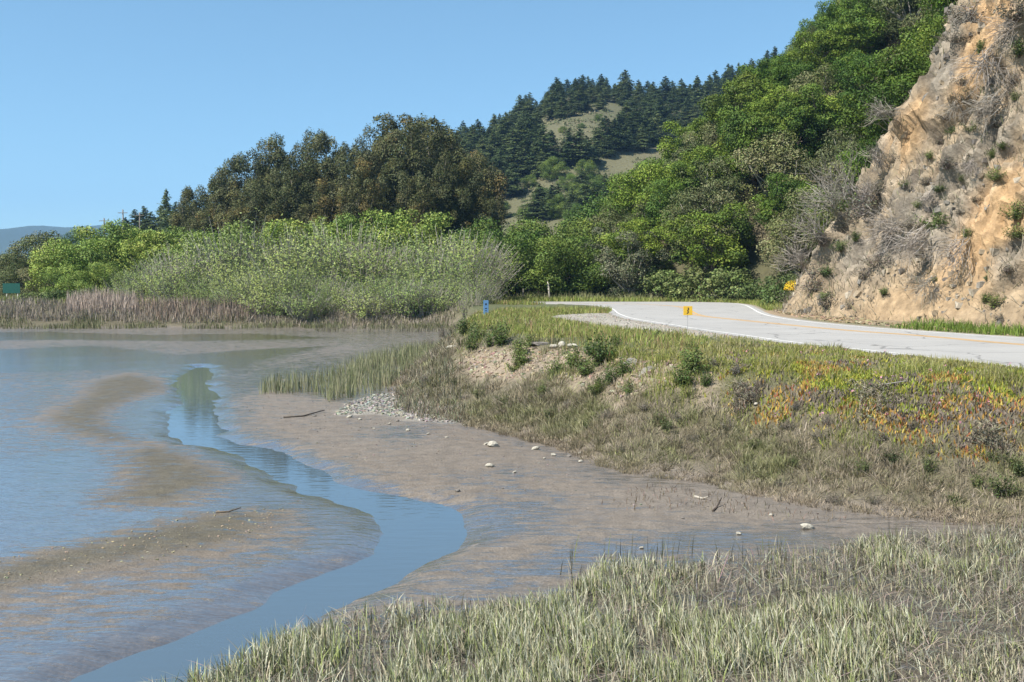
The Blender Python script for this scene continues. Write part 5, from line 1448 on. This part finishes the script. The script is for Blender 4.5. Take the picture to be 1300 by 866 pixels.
# dry grass and twigs all over the cliff
n = 60000
s_ = rs.uniform(22, S_CLIFF + 1, n); d_ = 30 * rs.rand(n) ** 1.1
pc = hill_xyz(s_, d_); uc, vc = project(pc)
dens = sstep(0.34, 0.60, fbm((s_ + d_ * 0.4) / 3.0, d_ / 3.5, 4, 560))
for Q in ORANGE: dens = dens * (1 - 0.9 * sstep(-8, 8, sdist(uc, vc, Q)))
k = (rs.rand(n) < dens) & (uc < 1400) & (vc > -60); pc = pc[k]; n = len(pc)
CD = np.array([(0.29, 0.25, 0.18), (0.24, 0.21, 0.16), (0.20, 0.18, 0.14), (0.17, 0.175, 0.085), (0.33, 0.29, 0.22)])
B = [blades(pc - np.array([0, 0, 0.03]), rs.uniform(0.2, 0.65, n), rs.uniform(0.02, 0.045, n), 0.9, rs, np.clip(CD[rs.randint(0, 5, n)] * (1 + rs.normal(0, 0.2, (n, 1))), 0.02, 0.7), az=rs.normal(math.pi * 1.08, 1.0, n))]
stuff("cliff_dry_grass", B, M_DRY, "thin dry grass and twigs scattered over the cliff")

# loose broken stone lying in the folds of the cliff
n = 9000
s_ = rs.uniform(22, S_CLIFF, n); d_ = 26 * rs.rand(n) ** 1.3
k = rs.rand(n) < sstep(0.42, 0.6, fbm(s_ / 1.8, d_ / 1.6, 3, 571)); s_, d_ = s_[k], d_[k]; n = len(s_)
pc = hill_xyz(s_, d_)
cb = np.array([[x, y, z] for x in (-.5, .5) for y in (-.5, .5) for z in (-.5, .5)])
Fb = np.array([[0, 1, 3, 2], [4, 6, 7, 5], [0, 4, 5, 1], [2, 3, 7, 6], [0, 2, 6, 4], [1, 5, 7, 3]])
sz = 0.09 + 0.30 * rs.rand(n) ** 4
V = (pc[:, None, :] + cb[None] * rs.uniform(0.5, 1.2, (n, 8, 3)) * sz[:, None, None]).reshape(-1, 3)
F = (np.arange(n)[:, None, None] * 8 + Fb[None]).reshape(-1, 4)
pal = np.array([(0.30, 0.24, 0.165), (0.22, 0.20, 0.17), (0.36, 0.31, 0.24), (0.17, 0.15, 0.13)])[rs.randint(0, 4, n)]
tag(obj("cliff_stones", mesh("cliff_stones", V, F, M_ROCK, np.repeat(pal * (1 + rs.normal(0, 0.15, (n, 1))), 8, 0))), "loose broken stones lodged all over the cliff face", None, None, "stuff")

# flowering bush, brush at the foot of the slope, grey snag tree
YEL = sprig_proto(730, 1.0, 0.6, [(0.10, 0.13, 0.03)], 18, 500, 0.09)
r_ = RS(731); d = r_.normal(size=(650, 3)); d /= np.linalg.norm(d, axis=1)[:, None]; d[:, 2] = np.abs(d[:, 2])
fl = leaves(np.array([0, 0, 0.45]) + d * [0.55, 0.55, 0.5] * r_.uniform(0.75, 1.05, (650, 1)), d + r_.normal(0, 0.4, (650, 3)), 0.085, r_, 1.3, jitter(r_, (0.60, 0.45, 0.02), 650, 0.15))
YEL = YEL + [("flowers", mesh("flowers", fl[0], fl[1], M_LEAF, fl[2]))]
p = PD(1008, 378, 66.0)
plant("flowering_bush", YEL, (p[0], 66.0, p[2] - 0.1), 0.3, (1.2, 1.2, 1.35), "bush covered in bright yellow flowers at the cliff's foot", "bush")
def slope_spot(u, Y):      # nearest point of the slope at that depth
    e = (CLH_U - u) ** 2 + (CLH_P[..., 1] - Y) ** 2 * 40
    return CLH_P.reshape(-1, 3)[np.argmin(e)]
S2, D2 = np.meshgrid(np.linspace(S_CLIFF - 4, bl[-1], 300), np.linspace(0, 20, 80), indexing='ij')
CLH_P = hill_xyz(S2, D2); CLH_U, _v = project(CLH_P)
GB = [(985, 350, 74, 2.2, 0), (960, 352, 80, 2.0, 0), (940, 360, 84, 1.8, 1), (905, 358, 92, 2.0, 0), (885, 352, 96, 2.4, 1), (870, 362, 97, 1.7, 0), (850, 355, 100, 2.2, 1), (835, 362, 101, 1.8, 0), (815, 352, 104, 2.2, 1), (800, 362, 103, 1.5, 0), (780, 358, 107, 2.0, 1), (765, 364, 106, 1.6, 0), (920, 340, 93, 2.2, 1), (1000, 340, 73, 1.8, 1)]
for i, (u, v, Yq, s, kk) in enumerate(sorted(GB)):
    p = slope_spot(u, Yq)
    plant("slope_foot_brush", (GREYB[i % 2] if kk == 0 else SHRP[i % 3]), (p[0], p[1], p[2] - 0.2), i, (s * 1.3,) * 3 if kk == 0 else (s * 0.8,) * 3, (f"dry grey brush at the foot of the wooded slope, {ordw(i + 1)} from left" if kk == 0 else f"green brush at the foot of the wooded slope, {ordw(i + 1)} from left"), "shrub", "brush at the slope's foot")
SNAG = broad_proto(990, 7.5, 3.8, 0.6, 40, 13000, 0.2, [(0.16, 0.165, 0.095), (0.13, 0.14, 0.08), (0.19, 0.19, 0.12)], rc=0.26, nlimb=24, bark=(0.28, 0.25, 0.22), pale_limb=(0.38, 0.35, 0.31), trunk_r=0.4)
p = slope_spot(795, 104)
plant("lichen_tree", SNAG, (p[0], p[1], p[2] - 0.2), 0.5, 1.0, "gnarled grey lichen-draped tree with bleached limbs across the road", "tree")
p = slope_spot(770, 112)
plant("lichen_tree", SNAG, (p[0], p[1], p[2] + 0.5), 2.6, 0.9, "second grey lichen-draped tree, left of and behind the gnarled one", "tree")

# ================================================================== air
hz_v, hz_f = box(0, 2600, 247, 18000, 6000, 502)
hm = bpy.data.materials.new("haze_air"); hm.use_nodes = True
nt = hm.node_tree; nt.nodes.remove(nt.nodes["Principled BSDF"])
pv = nt.nodes.new("ShaderNodeVolumePrincipled")
pv.inputs["Color"].default_value = (0.34, 0.60, 1.0, 1)
pv.inputs["Density"].default_value = 0.00014
pv.inputs["Anisotropy"].default_value = 0.0
nt.links.new(pv.outputs[0], nt.nodes["Material Output"].inputs["Volume"])
tag(obj("haze", mesh("haze", hz_v, hz_f, hm)), "thin blue summer haze over the valley", None, None, "stuff")
